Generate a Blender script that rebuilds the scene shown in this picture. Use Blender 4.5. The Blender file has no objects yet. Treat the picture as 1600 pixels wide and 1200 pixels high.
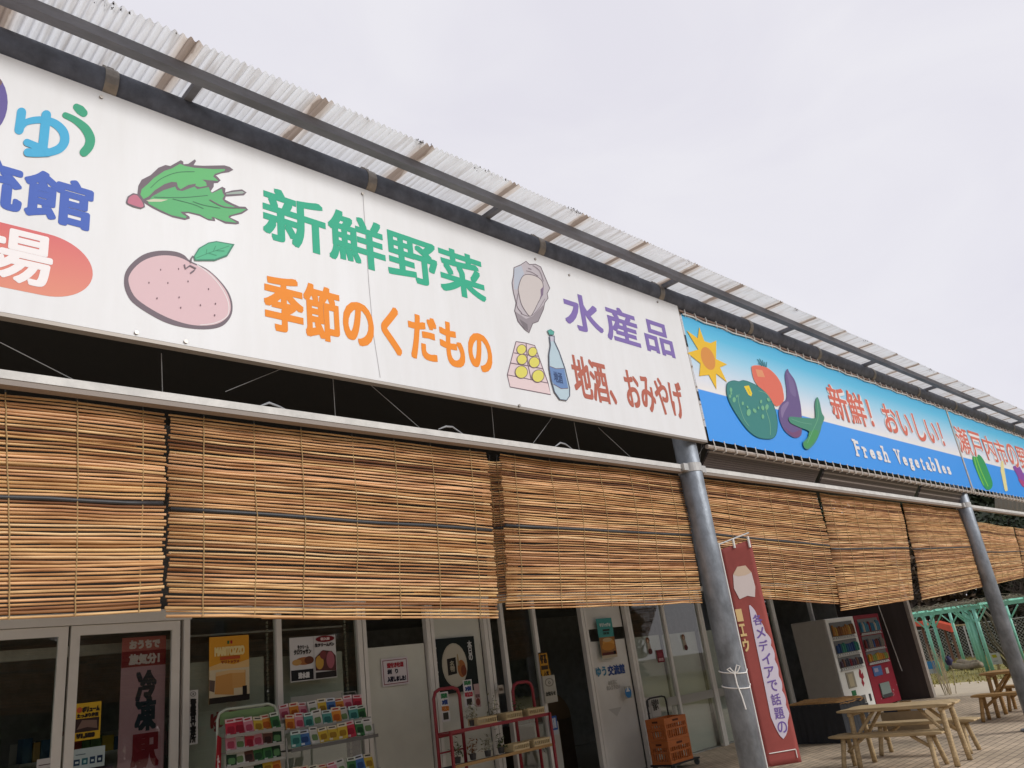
import bpy, math, random
from mathutils import Vector, Matrix, noise as mnoise
from math import radians as R, pi, sin, cos

random.seed(7)
C = bpy.context.scene.collection
scene = bpy.context.scene

# ------------------------------------------------------------------ camera
FPX = 1234.49                                   # focal length in pixels of a 1600x1200 frame
CAM = Vector((0.0, 0.0, 1.72))
RT = Vector((0.72129938, -0.68068253, -0.12805662))
UP = Vector((-0.14928092, -0.33332229, 0.93091969))
FW = Vector((0.6763449, 0.65235538, 0.34203807))
cd = bpy.data.cameras.new('camera')
cam = bpy.data.objects.new('camera', cd)
C.objects.link(cam)
cam.matrix_world = Matrix(((RT.x, UP.x, -FW.x, CAM.x), (RT.y, UP.y, -FW.y, CAM.y), (RT.z, UP.z, -FW.z, CAM.z), (0, 0, 0, 1)))
cd.sensor_fit = 'HORIZONTAL'
cd.sensor_width = 36.0
cd.lens = FPX / 1600 * 36.0
cd.clip_end = 600
cd.clip_start = 0.05
scene.camera = cam

# ------------------------------------------------------------------ sky, sun, exposure
SUN_EL, SUN_AZ = R(31), R(158)                  # azimuth measured clockwise from +Y (the sun stands behind the viewer)
w = bpy.data.worlds.new('World'); scene.world = w; w.use_nodes = True
nt = w.node_tree; nt.nodes.clear()
out = nt.nodes.new('ShaderNodeOutputWorld'); bg = nt.nodes.new('ShaderNodeBackground')
sky = nt.nodes.new('ShaderNodeTexSky'); sky.sky_type = 'NISHITA'; sky.sun_disc = False
sky.sun_elevation = SUN_EL; sky.sun_rotation = SUN_AZ
tc = nt.nodes.new('ShaderNodeTexCoord'); nz = nt.nodes.new('ShaderNodeTexNoise')
nz.inputs['Scale'].default_value = 3.0; nz.inputs['Detail'].default_value = 5; nz.inputs['Roughness'].default_value = .5
nz.inputs['Distortion'].default_value = .6
rp = nt.nodes.new('ShaderNodeValToRGB')
rp.color_ramp.elements[0].position = .34; rp.color_ramp.elements[0].color = (5.75, 5.62, 6.12, 1)
rp.color_ramp.elements[1].position = .62; rp.color_ramp.elements[1].color = (6.15, 6.04, 6.4, 1)
mx = nt.nodes.new('ShaderNodeMix'); mx.data_type = 'RGBA'; mx.inputs['Factor'].default_value = .94
mpw = nt.nodes.new('ShaderNodeMapping'); mpw.inputs['Scale'].default_value = (1, 1, 2.2)
nt.links.new(tc.outputs['Generated'], mpw.inputs['Vector']); nt.links.new(mpw.outputs['Vector'], nz.inputs['Vector']); nt.links.new(nz.outputs['Fac'], rp.inputs['Fac'])
nt.links.new(sky.outputs['Color'], mx.inputs[6]); nt.links.new(rp.outputs['Color'], mx.inputs[7])
nt.links.new(mx.outputs[2], bg.inputs['Color']); bg.inputs['Strength'].default_value = .1
nt.links.new(bg.outputs['Background'], out.inputs['Surface'])
sl = bpy.data.lights.new('sun', 'SUN'); sl.energy = 1.65; sl.angle = R(14); sl.color = (1, .985, .96)
so = bpy.data.objects.new('sun', sl); C.objects.link(so)
sd = Vector((sin(SUN_AZ) * cos(SUN_EL), cos(SUN_AZ) * cos(SUN_EL), sin(SUN_EL)))
so.rotation_euler = sd.to_track_quat('Z', 'Y').to_euler()
so.location = (0, -10, 20)
scene.view_settings.view_transform = 'Standard'; scene.view_settings.look = 'None'
scene.view_settings.exposure = .5; scene.view_settings.gamma = 1; scene.view_settings.use_curve_mapping = False
scene.cycles.max_bounces = 8; scene.cycles.transparent_max_bounces = 16

# ------------------------------------------------------------------ helpers
def ray(x, y): return RT * ((x - 800) / FPX) - UP * ((y - 600) / FPX) + FW
def onY(x, y, Y):
    d = ray(x, y); return CAM + d * (Y / d.y)
def onX(x, y, X):
    d = ray(x, y); return CAM + d * (X / d.x)
def onZ(x, y, z=0.0):
    d = ray(x, y); return CAM + d * ((z - CAM.z) / d.z)
def zc(pts, ox, oy, s): return [(ox + a / s, oy + b / s) for a, b in pts]

def lin(c):
    if isinstance(c, str):
        c = tuple(int(c[i:i + 2], 16) for i in (0, 2, 4))
    return tuple((v / 255 / 12.92) if v / 255 <= .04045 else ((v / 255 + .055) / 1.055) ** 2.4 for v in c)

MATS = {}
def mat(name, col, rough=.6, metal=0.0, var=0.0, vscale=6.0, bump=0.0, bscale=40.0, spec=.5, island=0.0, stretch=None, col2=None, trans=0.0):
    """Principled material; noise mixes col and col2 (or a darker col) in object space."""
    if name in MATS: return MATS[name]
    m = bpy.data.materials.new(name); m.use_nodes = True
    n = m.node_tree.nodes; l = m.node_tree.links; b = n['Principled BSDF']
    b.inputs['Roughness'].default_value = rough; b.inputs['Metallic'].default_value = metal
    b.inputs['Specular IOR Level'].default_value = spec
    b.inputs['Base Color'].default_value = (*col, 1)
    src = None
    co = n.new('ShaderNodeTexCoord'); vec = co.outputs['Object']
    if stretch:
        mp = n.new('ShaderNodeMapping'); mp.inputs['Scale'].default_value = stretch
        l.new(vec, mp.inputs['Vector']); vec = mp.outputs['Vector']
    if var > 0 or col2:
        t = n.new('ShaderNodeTexNoise'); t.inputs['Scale'].default_value = vscale; t.inputs['Detail'].default_value = 6
        t.inputs['Roughness'].default_value = .65
        l.new(vec, t.inputs['Vector'])
        r = n.new('ShaderNodeValToRGB'); r.color_ramp.elements[0].position = .35; r.color_ramp.elements[1].position = .68
        c2 = col2 if col2 else tuple(v * (1 - var) for v in col)
        r.color_ramp.elements[0].color = (*c2, 1); r.color_ramp.elements[1].color = (*col, 1)
        l.new(t.outputs['Fac'], r.inputs['Fac']); src = r.outputs['Color']
    if island > 0:
        g = n.new('ShaderNodeNewGeometry')
        h = n.new('ShaderNodeHueSaturation')
        ma = n.new('ShaderNodeMath'); ma.operation = 'MULTIPLY_ADD'
        ma.inputs[1].default_value = island * 2; ma.inputs[2].default_value = 1 - island
        l.new(g.outputs['Random Per Island'], ma.inputs[0]); l.new(ma.outputs[0], h.inputs['Value'])
        if src: l.new(src, h.inputs['Color'])
        else: h.inputs['Color'].default_value = (*col, 1)
        src = h.outputs['Color']
    if src: l.new(src, b.inputs['Base Color'])
    if bump > 0:
        t2 = n.new('ShaderNodeTexNoise'); t2.inputs['Scale'].default_value = bscale; t2.inputs['Detail'].default_value = 4
        l.new(vec, t2.inputs['Vector'])
        bp = n.new('ShaderNodeBump'); bp.inputs['Strength'].default_value = bump; bp.inputs['Distance'].default_value = .01
        l.new(t2.outputs['Fac'], bp.inputs['Height']); l.new(bp.outputs['Normal'], b.inputs['Normal'])
    if trans > 0:
        tr = n.new('ShaderNodeBsdfTranslucent'); ms = n.new('ShaderNodeMixShader'); ms.inputs[0].default_value = trans
        if src: l.new(src, tr.inputs['Color'])
        else: tr.inputs['Color'].default_value = (*col, 1)
        l.new(b.outputs['BSDF'], ms.inputs[1]); l.new(tr.outputs['BSDF'], ms.inputs[2])
        l.new(ms.outputs[0], n['Material Output'].inputs['Surface'])
    MATS[name] = m
    return m

def pm(hexc, gain=1.0, rough=.55):
    """printed ink / paint of a flat colour given as the sRGB value it has under even light"""
    key = 'ink_%s_%.2f' % (hexc, gain)
    c = tuple(min(.9, v * gain * .82) for v in lin(hexc))
    return mat(key, c, rough, spec=.2)

class MB:
    def __init__(self): self.v = []; self.f = []; self.mi = []; self.ms = []
    def slot(self, m):
        if m not in self.ms: self.ms.append(m)
        return self.ms.index(m)
    def add(self, vs, fs, m):
        o = len(self.v); s = self.slot(m)
        self.v += [tuple(p) for p in vs]
        for f in fs: self.f.append(tuple(i + o for i in f)); self.mi.append(s)
        return self
    def box(self, x0, y0, z0, x1, y1, z1, m):
        return self.hexa([(x0, y0, z0), (x1, y0, z0), (x1, y1, z0), (x0, y1, z0), (x0, y0, z1), (x1, y0, z1), (x1, y1, z1), (x0, y1, z1)], m)
    def hexa(self, p, m):
        return self.add(p, [(0, 3, 2, 1), (4, 5, 6, 7), (0, 1, 5, 4), (1, 2, 6, 5), (2, 3, 7, 6), (3, 0, 4, 7)], m)
    def bar(self, a, b, wx, wz, m, side=None):
        """square bar from a to b, wx across, wz in the other direction"""
        a = Vector(a); b = Vector(b); d = (b - a).normalized()
        s = Vector(side) if side else (Vector((0, 0, 1)) if abs(d.z) < .9 else Vector((1, 0, 0)))
        u = d.cross(s).normalized(); v = u.cross(d).normalized()
        q = []
        for c in (a, b):
            for i, j in ((-1, -1), (1, -1), (1, 1), (-1, 1)): q.append(c + u * (i * wx / 2) + v * (j * wz / 2))
        return self.hexa(q, m)
    def tube(self, pts, r, m, n=8, caps=True):
        pts = [Vector(p) for p in pts]; rs = r if isinstance(r, (list, tuple)) else [r] * len(pts)
        vs = []; fs = []; u = None
        for i, p in enumerate(pts):
            d = (pts[min(i + 1, len(pts) - 1)] - pts[max(i - 1, 0)])
            d = d.normalized() if d.length > 1e-9 else Vector((0, 0, 1))
            if u is None:
                s = Vector((0, 0, 1)) if abs(d.z) < .9 else Vector((1, 0, 0)); u = d.cross(s).normalized()
            else: u = (u - d * u.dot(d)).normalized()
            v = d.cross(u)
            for k in range(n):
                a = 2 * pi * k / n; vs.append(p + u * (cos(a) * rs[i]) + v * (sin(a) * rs[i]))
        for i in range(len(pts) - 1):
            for k in range(n):
                a = i * n + k; b = i * n + (k + 1) % n; fs.append((a, b, b + n, a + n))
        if caps: fs.append(tuple(range(n - 1, -1, -1))); fs.append(tuple((len(pts) - 1) * n + k for k in range(n)))
        return self.add(vs, fs, m)
    def poly(self, pts, m): return self.add(pts, [tuple(range(len(pts)))], m)
    def prism(self, pts, d, m):
        """closed outline pts (3D, planar) extruded by vector d"""
        n = len(pts); p = [Vector(q) for q in pts]; d = Vector(d)
        fs = [tuple(range(n)), tuple(range(2 * n - 1, n - 1, -1))] + [(i, n + i, n + (i + 1) % n, (i + 1) % n) for i in range(n)]
        return self.add(p + [q + d for q in p], fs, m)
    def text(self, body, O, ex, ez, w, h, m, bold=0.0, lift=0.0, nrm=None, n=8, line=1.0, space=1.0):
        """lettering fitted into the box O..O+ex*w+ez*h"""
        vs, fs = glyphs(body, line, space)
        nrm = nrm if nrm is not None else ex.cross(ez).normalized()
        ring = [(cos(2 * pi * k / n) * bold, sin(2 * pi * k / n) * bold) for k in range(n)] if n > 8 else [(i * bold, j * bold) for i in (-1, 0, 1) for j in (-1, 0, 1) if i or j]
        offs = [(0, 0)] + (ring if bold else [])
        w2 = w - 2 * bold; h2 = h - 2 * bold
        for k, (a, b) in enumerate(offs):
            q = nrm * (lift + k * .00005)
            self.add([O + ex * (bold + a + x * w2) + ez * (bold + b + y * h2) + q for x, y in vs], fs, m)
        return self
    def build(self, name, parent=None, smooth=False, bevel=0, label=None):
        me = bpy.data.meshes.new(name)
        r = parent
        while r is not None and r.parent is not None: r = r.parent
        o0 = Vector(r.location) if r is not None else Vector((0, 0, 0))
        me.from_pydata([Vector(p) - o0 for p in self.v], [], self.f)
        for m in self.ms: me.materials.append(m)
        me.polygons.foreach_set('material_index', self.mi)
        if smooth: me.polygons.foreach_set('use_smooth', [True] * len(self.f))
        me.update()
        o = bpy.data.objects.new(name, me); C.objects.link(o)
        if parent: o.parent = parent
        if bevel:
            b = o.modifiers.new('bevel', 'BEVEL'); b.width = bevel; b.segments = 2; b.limit_method = 'ANGLE'
        if label: o['label'] = label
        return o

GL = {}
def glyphs(body, line, space):
    k = (body, line, space)
    if k in GL: return GL[k]
    cu = bpy.data.curves.new('lettering', 'FONT'); cu.body = body; cu.align_x = 'CENTER' if '\n' in body else 'LEFT'
    cu.space_line = line; cu.space_character = space; cu.resolution_u = 4
    o = bpy.data.objects.new('lettering', cu); C.objects.link(o)
    dg = bpy.context.evaluated_depsgraph_get(); dg.update()
    me = bpy.data.meshes.new_from_object(o.evaluated_get(dg))
    xs = [v.co.x for v in me.vertices]; ys = [v.co.y for v in me.vertices]
    x0, y0 = min(xs), min(ys); sx = max(xs) - x0 or 1; sy = max(ys) - y0 or 1
    vs = [((v.co.x - x0) / sx, (v.co.y - y0) / sy) for v in me.vertices]
    fs = [tuple(p.vertices) for p in me.polygons]
    bpy.data.objects.remove(o); bpy.data.meshes.remove(me); bpy.data.curves.remove(cu)
    GL[k] = (vs, fs)
    return GL[k]

def tag(o, label, cat, group=None, kind=None):
    if label: o['label'] = label
    if cat: o['category'] = cat
    if group: o['group'] = group
    if kind: o['kind'] = kind
    return o
def thing(name, label, cat, loc=(0, 0, 0), group=None):
    o = bpy.data.objects.new(name, None); C.objects.link(o); o.location = loc
    o.empty_display_size = .2
    return tag(o, label, cat, group)
def copy_tree(o, parent=None):
    c = o.copy(); C.objects.link(c)
    if parent: c.parent = parent
    for ch in list(o.children): copy_tree(ch, c)
    return c

EX, EY, EZ = Vector((1, 0, 0)), Vector((0, 1, 0)), Vector((0, 0, 1))
NF = Vector((0, -1, 0))

def smooth(pts, closed=True, k=4):
    out = []; n = len(pts)
    for i in range(n if closed else n - 1):
        p = [pts[(i + j) % n] if closed else pts[min(max(i + j, 0), n - 1)] for j in (-1, 0, 1, 2)]
        for s in range(k):
            t = s / k
            out.append(tuple(.5 * (2 * p[1][a] + (p[2][a] - p[0][a]) * t + (2 * p[0][a] - 5 * p[1][a] + 4 * p[2][a] - p[3][a]) * t * t
                                   + (3 * p[1][a] - p[0][a] - 3 * p[2][a] + p[3][a]) * t ** 3) for a in (0, 1)))
    if not closed: out.append(pts[-1])
    return out

class Art:
    """print on the plane y = Y: every shape lies 0.6 mm above the one before"""
    def __init__(self, Y): self.Y = Y; self.k = 0; self.mb = MB()
    def at(self, p):
        q = onY(p[0], p[1], self.Y); return Vector((q.x, self.Y - .0012 - self.k * .00025, q.z))
    def fill(self, pts, m, sm=False):
        self.k += 1
        self.mb.poly([self.at(p) for p in (smooth(pts) if sm else pts)], m); return self
    def ell(self, cx, cy, rx, ry, m, rot=0, n=28):
        return self.fill([(cx + rx * cos(a) * cos(rot) - ry * sin(a) * sin(rot), cy + rx * cos(a) * sin(rot) + ry * sin(a) * cos(rot)) for a in [2 * pi * i / n for i in range(n)]], m)
    def stroke(self, pts, w, m, closed=False, sm=False):
        self.k += 1
        if sm: pts = smooth(pts, closed)
        n = len(pts); P = [Vector(p) for p in pts]; L = []; Rr = []
        for i in range(n):
            a = P[(i - 1) % n] if (closed or i > 0) else P[i]; b = P[(i + 1) % n] if (closed or i < n - 1) else P[i]
            d = (b - a); d = d.normalized() if d.length else Vector((1, 0)); nn = Vector((-d.y, d.x))
            ww = w[i] if isinstance(w, list) else w
            L.append(P[i] + nn * ww / 2); Rr.append(P[i] - nn * ww / 2)
        vs = [self.at(p) for p in L] + [self.at(p) for p in Rr]
        fs = [(i, (i + 1) % n, n + (i + 1) % n, n + i) for i in range(n if closed else n - 1)]
        self.mb.add(vs, fs, m); return self
    def text(self, body, tl, br, m, bold, **kw):
        self.k += 1
        a = onY(tl[0], tl[1], self.Y); b = onY(br[0], br[1], self.Y)
        self.mb.text(body, Vector((a.x, self.Y - .0012 - self.k * .00025, b.z)), EX, EZ, b.x - a.x, a.z - b.z, m, bold, 0, NF, **kw)
        self.k += 3; return self
    def build(self, name, parent, label=None): return self.mb.build(name, parent, label=label)

# ------------------------------------------------------------------ materials
steel = mat('galvanised_pipe', (.145, .165, .215), .55, .15, var=.45, vscale=9, bump=.15, bscale=60)
colm = mat('galvanised_column', (.30, .335, .38), .5, .35, var=.5, vscale=7, bump=.2, bscale=50, stretch=(1, 1, .6))
railm = mat('weathered_steel_angle', (.25, .26, .30), .6, 0, var=.4, vscale=7, stretch=(.3, 1, 1))
band = mat('stainless_band', (.33, .30, .27), .4, .6, var=.3, vscale=20)
whitebeam = mat('white_painted_beam', (.66, .65, .62), .6, var=.25, vscale=9)
signw = mat('sign_white_vinyl', (.70, .71, .725), .45, col2=(.655, .66, .665), vscale=1.0, spec=.3, stretch=(5, 1, .7), bump=.10, bscale=.6)
signedge = mat('sign_aluminium_edge', (.28, .25, .22), .5, .3)
alum = mat('aluminium_sash', (.70, .67, .61), .5, .05, var=.08, vscale=3)
alumd = mat('aluminium_sash_shade_groove', (.05, .05, .05), .7)
grayp = mat('grey_green_board', (.58, .58, .50), .7, var=.12, vscale=1.4)
grayp2 = mat('warm_grey_sheet', (.66, .64, .58), .6, var=.1, vscale=1.3)
dark = mat('dark_interior_paint', (.02, .021, .022), .8)
darkwall = mat('interior_wall', (.30, .30, .28), .8, var=.3)
brownwall = mat('dark_brown_cladding', (.075, .06, .055), .6, var=.25, vscale=6, stretch=(1, 1, .1))
rope = mat('white_rope', (.72, .70, .66), .8)
wirem = mat('steel_wire', (.20, .20, .20), .6)
black = mat('black_rubber', (.015, .015, .016), .6)
redp = mat('red_painted_tube', (.28, .018, .03), .4, var=.2, vscale=8)
woodl = mat('pale_sawn_wood', (.56, .41, .22), .75, var=.45, vscale=7, bump=.25, bscale=30, stretch=(.5, 6, 6))
woodo = mat('orange_log_wood', (.46, .27, .10), .75, var=.42, vscale=7, bump=.25, bscale=30, stretch=(.5, 6, 6))
turq = mat('turquoise_paint', (.27, .66, .52), .55, var=.25, vscale=4)

def glass():
    m = bpy.data.materials.new('window_glass'); m.use_nodes = True
    n = m.node_tree.nodes; l = m.node_tree.links; n.clear()
    o = n.new('ShaderNodeOutputMaterial'); t = n.new('ShaderNodeBsdfTransparent'); g = n.new('ShaderNodeBsdfGlossy')
    t.inputs['Color'].default_value = (.86, .89, .87, 1); g.inputs['Roughness'].default_value = .012
    f = n.new('ShaderNodeFresnel'); f.inputs['IOR'].default_value = 1.95; x = n.new('ShaderNodeMixShader')
    gm = n.new('ShaderNodeNewGeometry'); mm = n.new('ShaderNodeMath'); mm.operation = 'MULTIPLY_ADD'; mm.inputs[1].default_value = -1
    l.new(gm.outputs['Backfacing'], mm.inputs[0]); mm.inputs[2].default_value = 1; m2 = n.new('ShaderNodeMath'); m2.operation = 'MULTIPLY'
    l.new(f.outputs[0], m2.inputs[0]); l.new(mm.outputs[0], m2.inputs[1]); l.new(m2.outputs[0], x.inputs[0]); l.new(t.outputs[0], x.inputs[1]); l.new(g.outputs[0], x.inputs[2]); l.new(x.outputs[0], o.inputs[0])
    return m
glassm = glass()

def reed_mat():
    m = bpy.data.materials.new('reed_stalks'); m.use_nodes = True
    n = m.node_tree.nodes; l = m.node_tree.links; b = n['Principled BSDF']; b.inputs['Roughness'].default_value = .6; b.inputs['Specular IOR Level'].default_value = .25
    g = n.new('ShaderNodeNewGeometry'); r = n.new('ShaderNodeValToRGB')
    e = r.color_ramp.elements
    e[0].position = 0; e[0].color = (.22, .10, .045, 1); e[1].position = 1; e[1].color = (.74, .53, .31, 1)
    for p, c in ((.18, (.47, .25, .11, 1)), (.42, (.59, .355, .165, 1)), (.62, (.70, .42, .235, 1)), (.8, (.63, .405, .18, 1))):
        q = e.new(p); q.color = c
    l.new(g.outputs['Random Per Island'], r.inputs['Fac'])
    co = n.new('ShaderNodeTexCoord'); mp = n.new('ShaderNodeMapping'); mp.inputs['Scale'].default_value = (3.5, 20, 60)
    t = n.new('ShaderNodeTexNoise'); t.inputs['Scale'].default_value = 1; t.inputs['Detail'].default_value = 5
    l.new(co.outputs['Object'], mp.inputs[0]); l.new(mp.outputs[0], t.inputs['Vector'])
    r2 = n.new('ShaderNodeValToRGB'); r2.color_ramp.elements[0].position = .3; r2.color_ramp.elements[1].position = .62
    r2.color_ramp.elements[0].color = (.52, .38, .28, 1); r2.color_ramp.elements[1].color = (1.12, 1.1, 1.05, 1)
    l.new(t.outputs['Fac'], r2.inputs['Fac'])
    x = n.new('ShaderNodeMix'); x.data_type = 'RGBA'; x.blend_type = 'MULTIPLY'; x.inputs['Factor'].default_value = 1
    l.new(r.outputs[0], x.inputs[6]); l.new(r2.outputs[0], x.inputs[7]); l.new(x.outputs[2], b.inputs['Base Color'])
    return m
reedm = reed_mat()
stringm = mat('reed_binding_string', (.40, .27, .12), .8)
battenm = mat('dark_bamboo_batten', (.035, .034, .036), .5, var=.4, vscale=12)

def roof_mat():
    m = bpy.data.materials.new('weathered_translucent_sheet'); m.use_nodes = True
    n = m.node_tree.nodes; l = m.node_tree.links; b = n['Principled BSDF']; b.inputs['Roughness'].default_value = .4
    co = n.new('ShaderNodeTexCoord'); sx = n.new('ShaderNodeSeparateXYZ'); l.new(co.outputs['Object'], sx.inputs[0])
    # stains along the side laps of the sheets, one lap every 0.82 m, broken up by noise
    mo = n.new('ShaderNodeMath'); mo.operation = 'PINGPONG'; mo.inputs[1].default_value = .41
    l.new(sx.outputs['X'], mo.inputs[0])
    nz = n.new('ShaderNodeTexNoise'); nz.inputs['Scale'].default_value = 5; nz.inputs['Detail'].default_value = 6
    l.new(co.outputs['Object'], nz.inputs['Vector'])
    mp = n.new('ShaderNodeMapping'); mp.inputs['Scale'].default_value = (22, 1.2, 1)
    n2 = n.new('ShaderNodeTexNoise'); n2.inputs['Scale'].default_value = 1.6; n2.inputs['Detail'].default_value = 5  # streaks along the ribs, deepened to paint in rib shading
    l.new(co.outputs['Object'], mp.inputs[0]); l.new(mp.outputs[0], n2.inputs['Vector'])
    a = n.new('ShaderNodeMath'); a.operation = 'MULTIPLY_ADD'; a.inputs[1].default_value = -.05; l.new(nz.outputs['Fac'], a.inputs[0]); l.new(mo.outputs[0], a.inputs[2])
    r = n.new('ShaderNodeValToRGB'); e = r.color_ramp.elements
    e[0].position = 0.0; e[0].color = (.36, .29, .24, 1); e[1].position = .048; e[1].color = (.80, .81, .82, 1)
    q = e.new(.003); q.color = (.58, .51, .45, 1)
    q = e.new(.016); q.color = (.74, .68, .62, 1)
    l.new(a.outputs[0], r.inputs['Fac'])
    r3 = n.new('ShaderNodeValToRGB'); r3.color_ramp.elements[0].position = .28; r3.color_ramp.elements[1].position = .5
    r3.color_ramp.elements[0].color = (.70, .66, .62, 1); r3.color_ramp.elements[1].color = (1, 1, 1, 1)
    l.new(n2.outputs['Fac'], r3.inputs['Fac'])
    x = n.new('ShaderNodeMix'); x.data_type = 'RGBA'; x.blend_type = 'MULTIPLY'; x.inputs['Factor'].default_value = 1
    l.new(r.outputs[0], x.inputs[6]); l.new(r3.outputs[0], x.inputs[7])
    l.new(x.outputs[2], b.inputs['Base Color'])
    tr = n.new('ShaderNodeBsdfTranslucent'); l.new(x.outputs[2], tr.inputs['Color'])
    ms = n.new('ShaderNodeMixShader'); ms.inputs[0].default_value = .6
    l.new(b.outputs[0], ms.inputs[1]); l.new(tr.outputs[0], ms.inputs[2]); l.new(ms.outputs[0], n['Material Output'].inputs[0])
    return m
roofm = roof_mat()

def paving_mat():
    m = bpy.data.materials.new('block_paving'); m.use_nodes = True
    n = m.node_tree.nodes; l = m.node_tree.links; b = n['Principled BSDF']; b.inputs['Roughness'].default_value = .8
    co = n.new('ShaderNodeTexCoord'); br = n.new('ShaderNodeTexBrick')
    br.inputs['Scale'].default_value = 1; br.inputs['Brick Width'].default_value = .22; br.inputs['Row Height'].default_value = .11
    br.inputs['Mortar Size'].default_value = .007; br.inputs['Color1'].default_value = (.56, .46, .34, 1); br.inputs['Color2'].default_value = (.44, .36, .27, 1)
    br.inputs['Mortar'].default_value = (.16, .135, .11, 1)
    l.new(co.outputs['Object'], br.inputs['Vector'])
    t = n.new('ShaderNodeTexNoise'); t.inputs['Scale'].default_value = .8; t.inputs['Detail'].default_value = 8
    l.new(co.outputs['Object'], t.inputs['Vector'])
    r = n.new('ShaderNodeValToRGB'); r.color_ramp.elements[0].position = .3; r.color_ramp.elements[0].color = (.7, .68, .64, 1)
    r.color_ramp.elements[1].position = .65; r.color_ramp.elements[1].color = (1.15, 1.1, 1.05, 1); l.new(t.outputs['Fac'], r.inputs[0])
    x = n.new('ShaderNodeMix'); x.data_type = 'RGBA'; x.blend_type = 'MULTIPLY'; x.inputs['Factor'].default_value = 1
    l.new(br.outputs['Color'], x.inputs[6]); l.new(r.outputs[0], x.inputs[7]); l.new(x.outputs[2], b.inputs['Base Color'])
    bp = n.new('ShaderNodeBump'); bp.inputs['Strength'].default_value = .4; bp.inputs['Distance'].default_value = .005
    l.new(br.outputs['Fac'], bp.inputs['Height']); bp.invert = True; l.new(bp.outputs[0], b.inputs['Normal'])
    return m

# ------------------------------------------------------------------ ground
def sheet(name, pts, z, m):
    mb = MB(); mb.poly([(x, y, z) for x, y in pts], m)
    return tag(mb.build(name), None, None, kind='structure')
earth = mat('bare_earth', (.22, .17, .11), .9, var=.4, vscale=1.2, bump=.3, bscale=8)
sandm = mat('pale_sand', (.60, .51, .38), .9, var=.15, vscale=.7, bump=.3, bscale=20)
turfm = mat('dry_turf', (.30, .25, .085), .9, col2=(.19, .17, .05), vscale=1.3, bump=.4, bscale=25)
sheet('ground', [(-300, -300), (300, -300), (300, 300), (-300, 300)], -.02, earth)
sheet('sand_path', [(20.0, -60), (23.6, -60), (24.0, 6), (23.6, 30), (20.0, 30)], -.008, sandm)
sheet('paving', [(-30, -40), (20.1, -40), (20.1, 30), (-30, 30)], -.004, paving_mat())
sheet('lawn', [(23.3, -60), (60, -60), (60, 40), (23.3, 40)], -.012, turfm)
grassm = mat('grass_blades', (.34, .29, .09), .8, island=.35)
g = MB()
for i in range(9000):
    x = random.uniform(23.2, 36); y = random.uniform(2, 22)
    h = random.uniform(.03, .09); a = random.uniform(0, pi); dx, dy = cos(a) * .02, sin(a) * .02
    g.add([(x - dx, y - dy, -.012), (x + dx, y + dy, -.012), (x + random.uniform(-.03, .03), y + random.uniform(-.03, .03), h)], [(0, 1, 2)], grassm)
tag(g.build('grass'), 'short yellowish grass on the lawn beyond the sand path', 'grass', kind='stuff')

# ------------------------------------------------------------------ canopy: columns, pipes, rail, corrugated sheet
XL, XR = -2.2, 25.0
canopy = thing('canopy', 'steel entrance canopy of grey pipe columns under corrugated translucent roof sheets', 'canopy', (6.31, 3.95, 0))
clampm = mat('zinc_clamp', (.50, .50, .49), .5, .1, var=.25, vscale=12)
COLX = (-1.33, 6.31, 13.95, 21.6)
CY = 3.95
ZP = 5.055
for cx in COLX:
    c = MB(); c.tube([(cx, CY, -.02), (cx, CY, ZP)], .107, colm, 28)
    col = c.build('column', canopy, smooth=False)
    for p in col.data.polygons: p.use_smooth = len(p.vertices) == 4
    c = MB(); c.tube([(cx, CY, 3.25), (cx, CY, 3.33)], .112, clampm, 28)
    c.box(cx - .18, CY - .06, 3.255, cx - .108, CY - .02, 3.32, clampm); c.box(cx + .108, CY - .06, 3.255, cx + .18, CY - .02, 3.32, clampm)
    c.build('clamp', col)
    c = MB(); c.tube([(cx, CY, 0), (cx, CY, .02)], .21, colm, 20); c.build('base_plate', col)
p = MB(); p.tube([(XL, 3.86, ZP), (XR, 3.86, ZP)], .098, steel, 28)
pipe = p.build('pipe_beam', canopy)
for q in pipe.data.polygons: q.use_smooth = len(q.vertices) == 4
for k in range(-1, 13):
    x = 1.10 + 1.70 * k
    c = MB(); c.tube([(x - .035, 3.86, ZP), (x + .035, 3.86, ZP)], .104, band, 28); c.box(x - .03, 3.84, ZP + .10, x + .03, 3.88, ZP + .13, band)
    c.build('band', pipe)
for x in (5.84, 6.87, 13.2, 15.4):
    c = MB(); c.box(x - .1, 3.83, ZP + .096, x + .1, 3.89, ZP + .112, steel); c.build('joint_plate', pipe)
# angle rail in front of the pipe
c = MB(); c.box(XL, 3.555, 5.10, XR, 3.562, 5.165, railm); c.box(XL, 3.562, 5.10, XR, 3.62, 5.107, railm)
c.build('angle_rail', canopy)
for k in range(-1, 10):
    x = 1.52 + 2.38 * k
    c = MB(); c.box(x - .022, 3.562, 5.108, x + .022, 3.95, 5.15, railm); c.box(x - .03, 3.80, 5.05, x + .03, 3.92, 5.11, railm)
    c.build('bracket', canopy)
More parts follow.
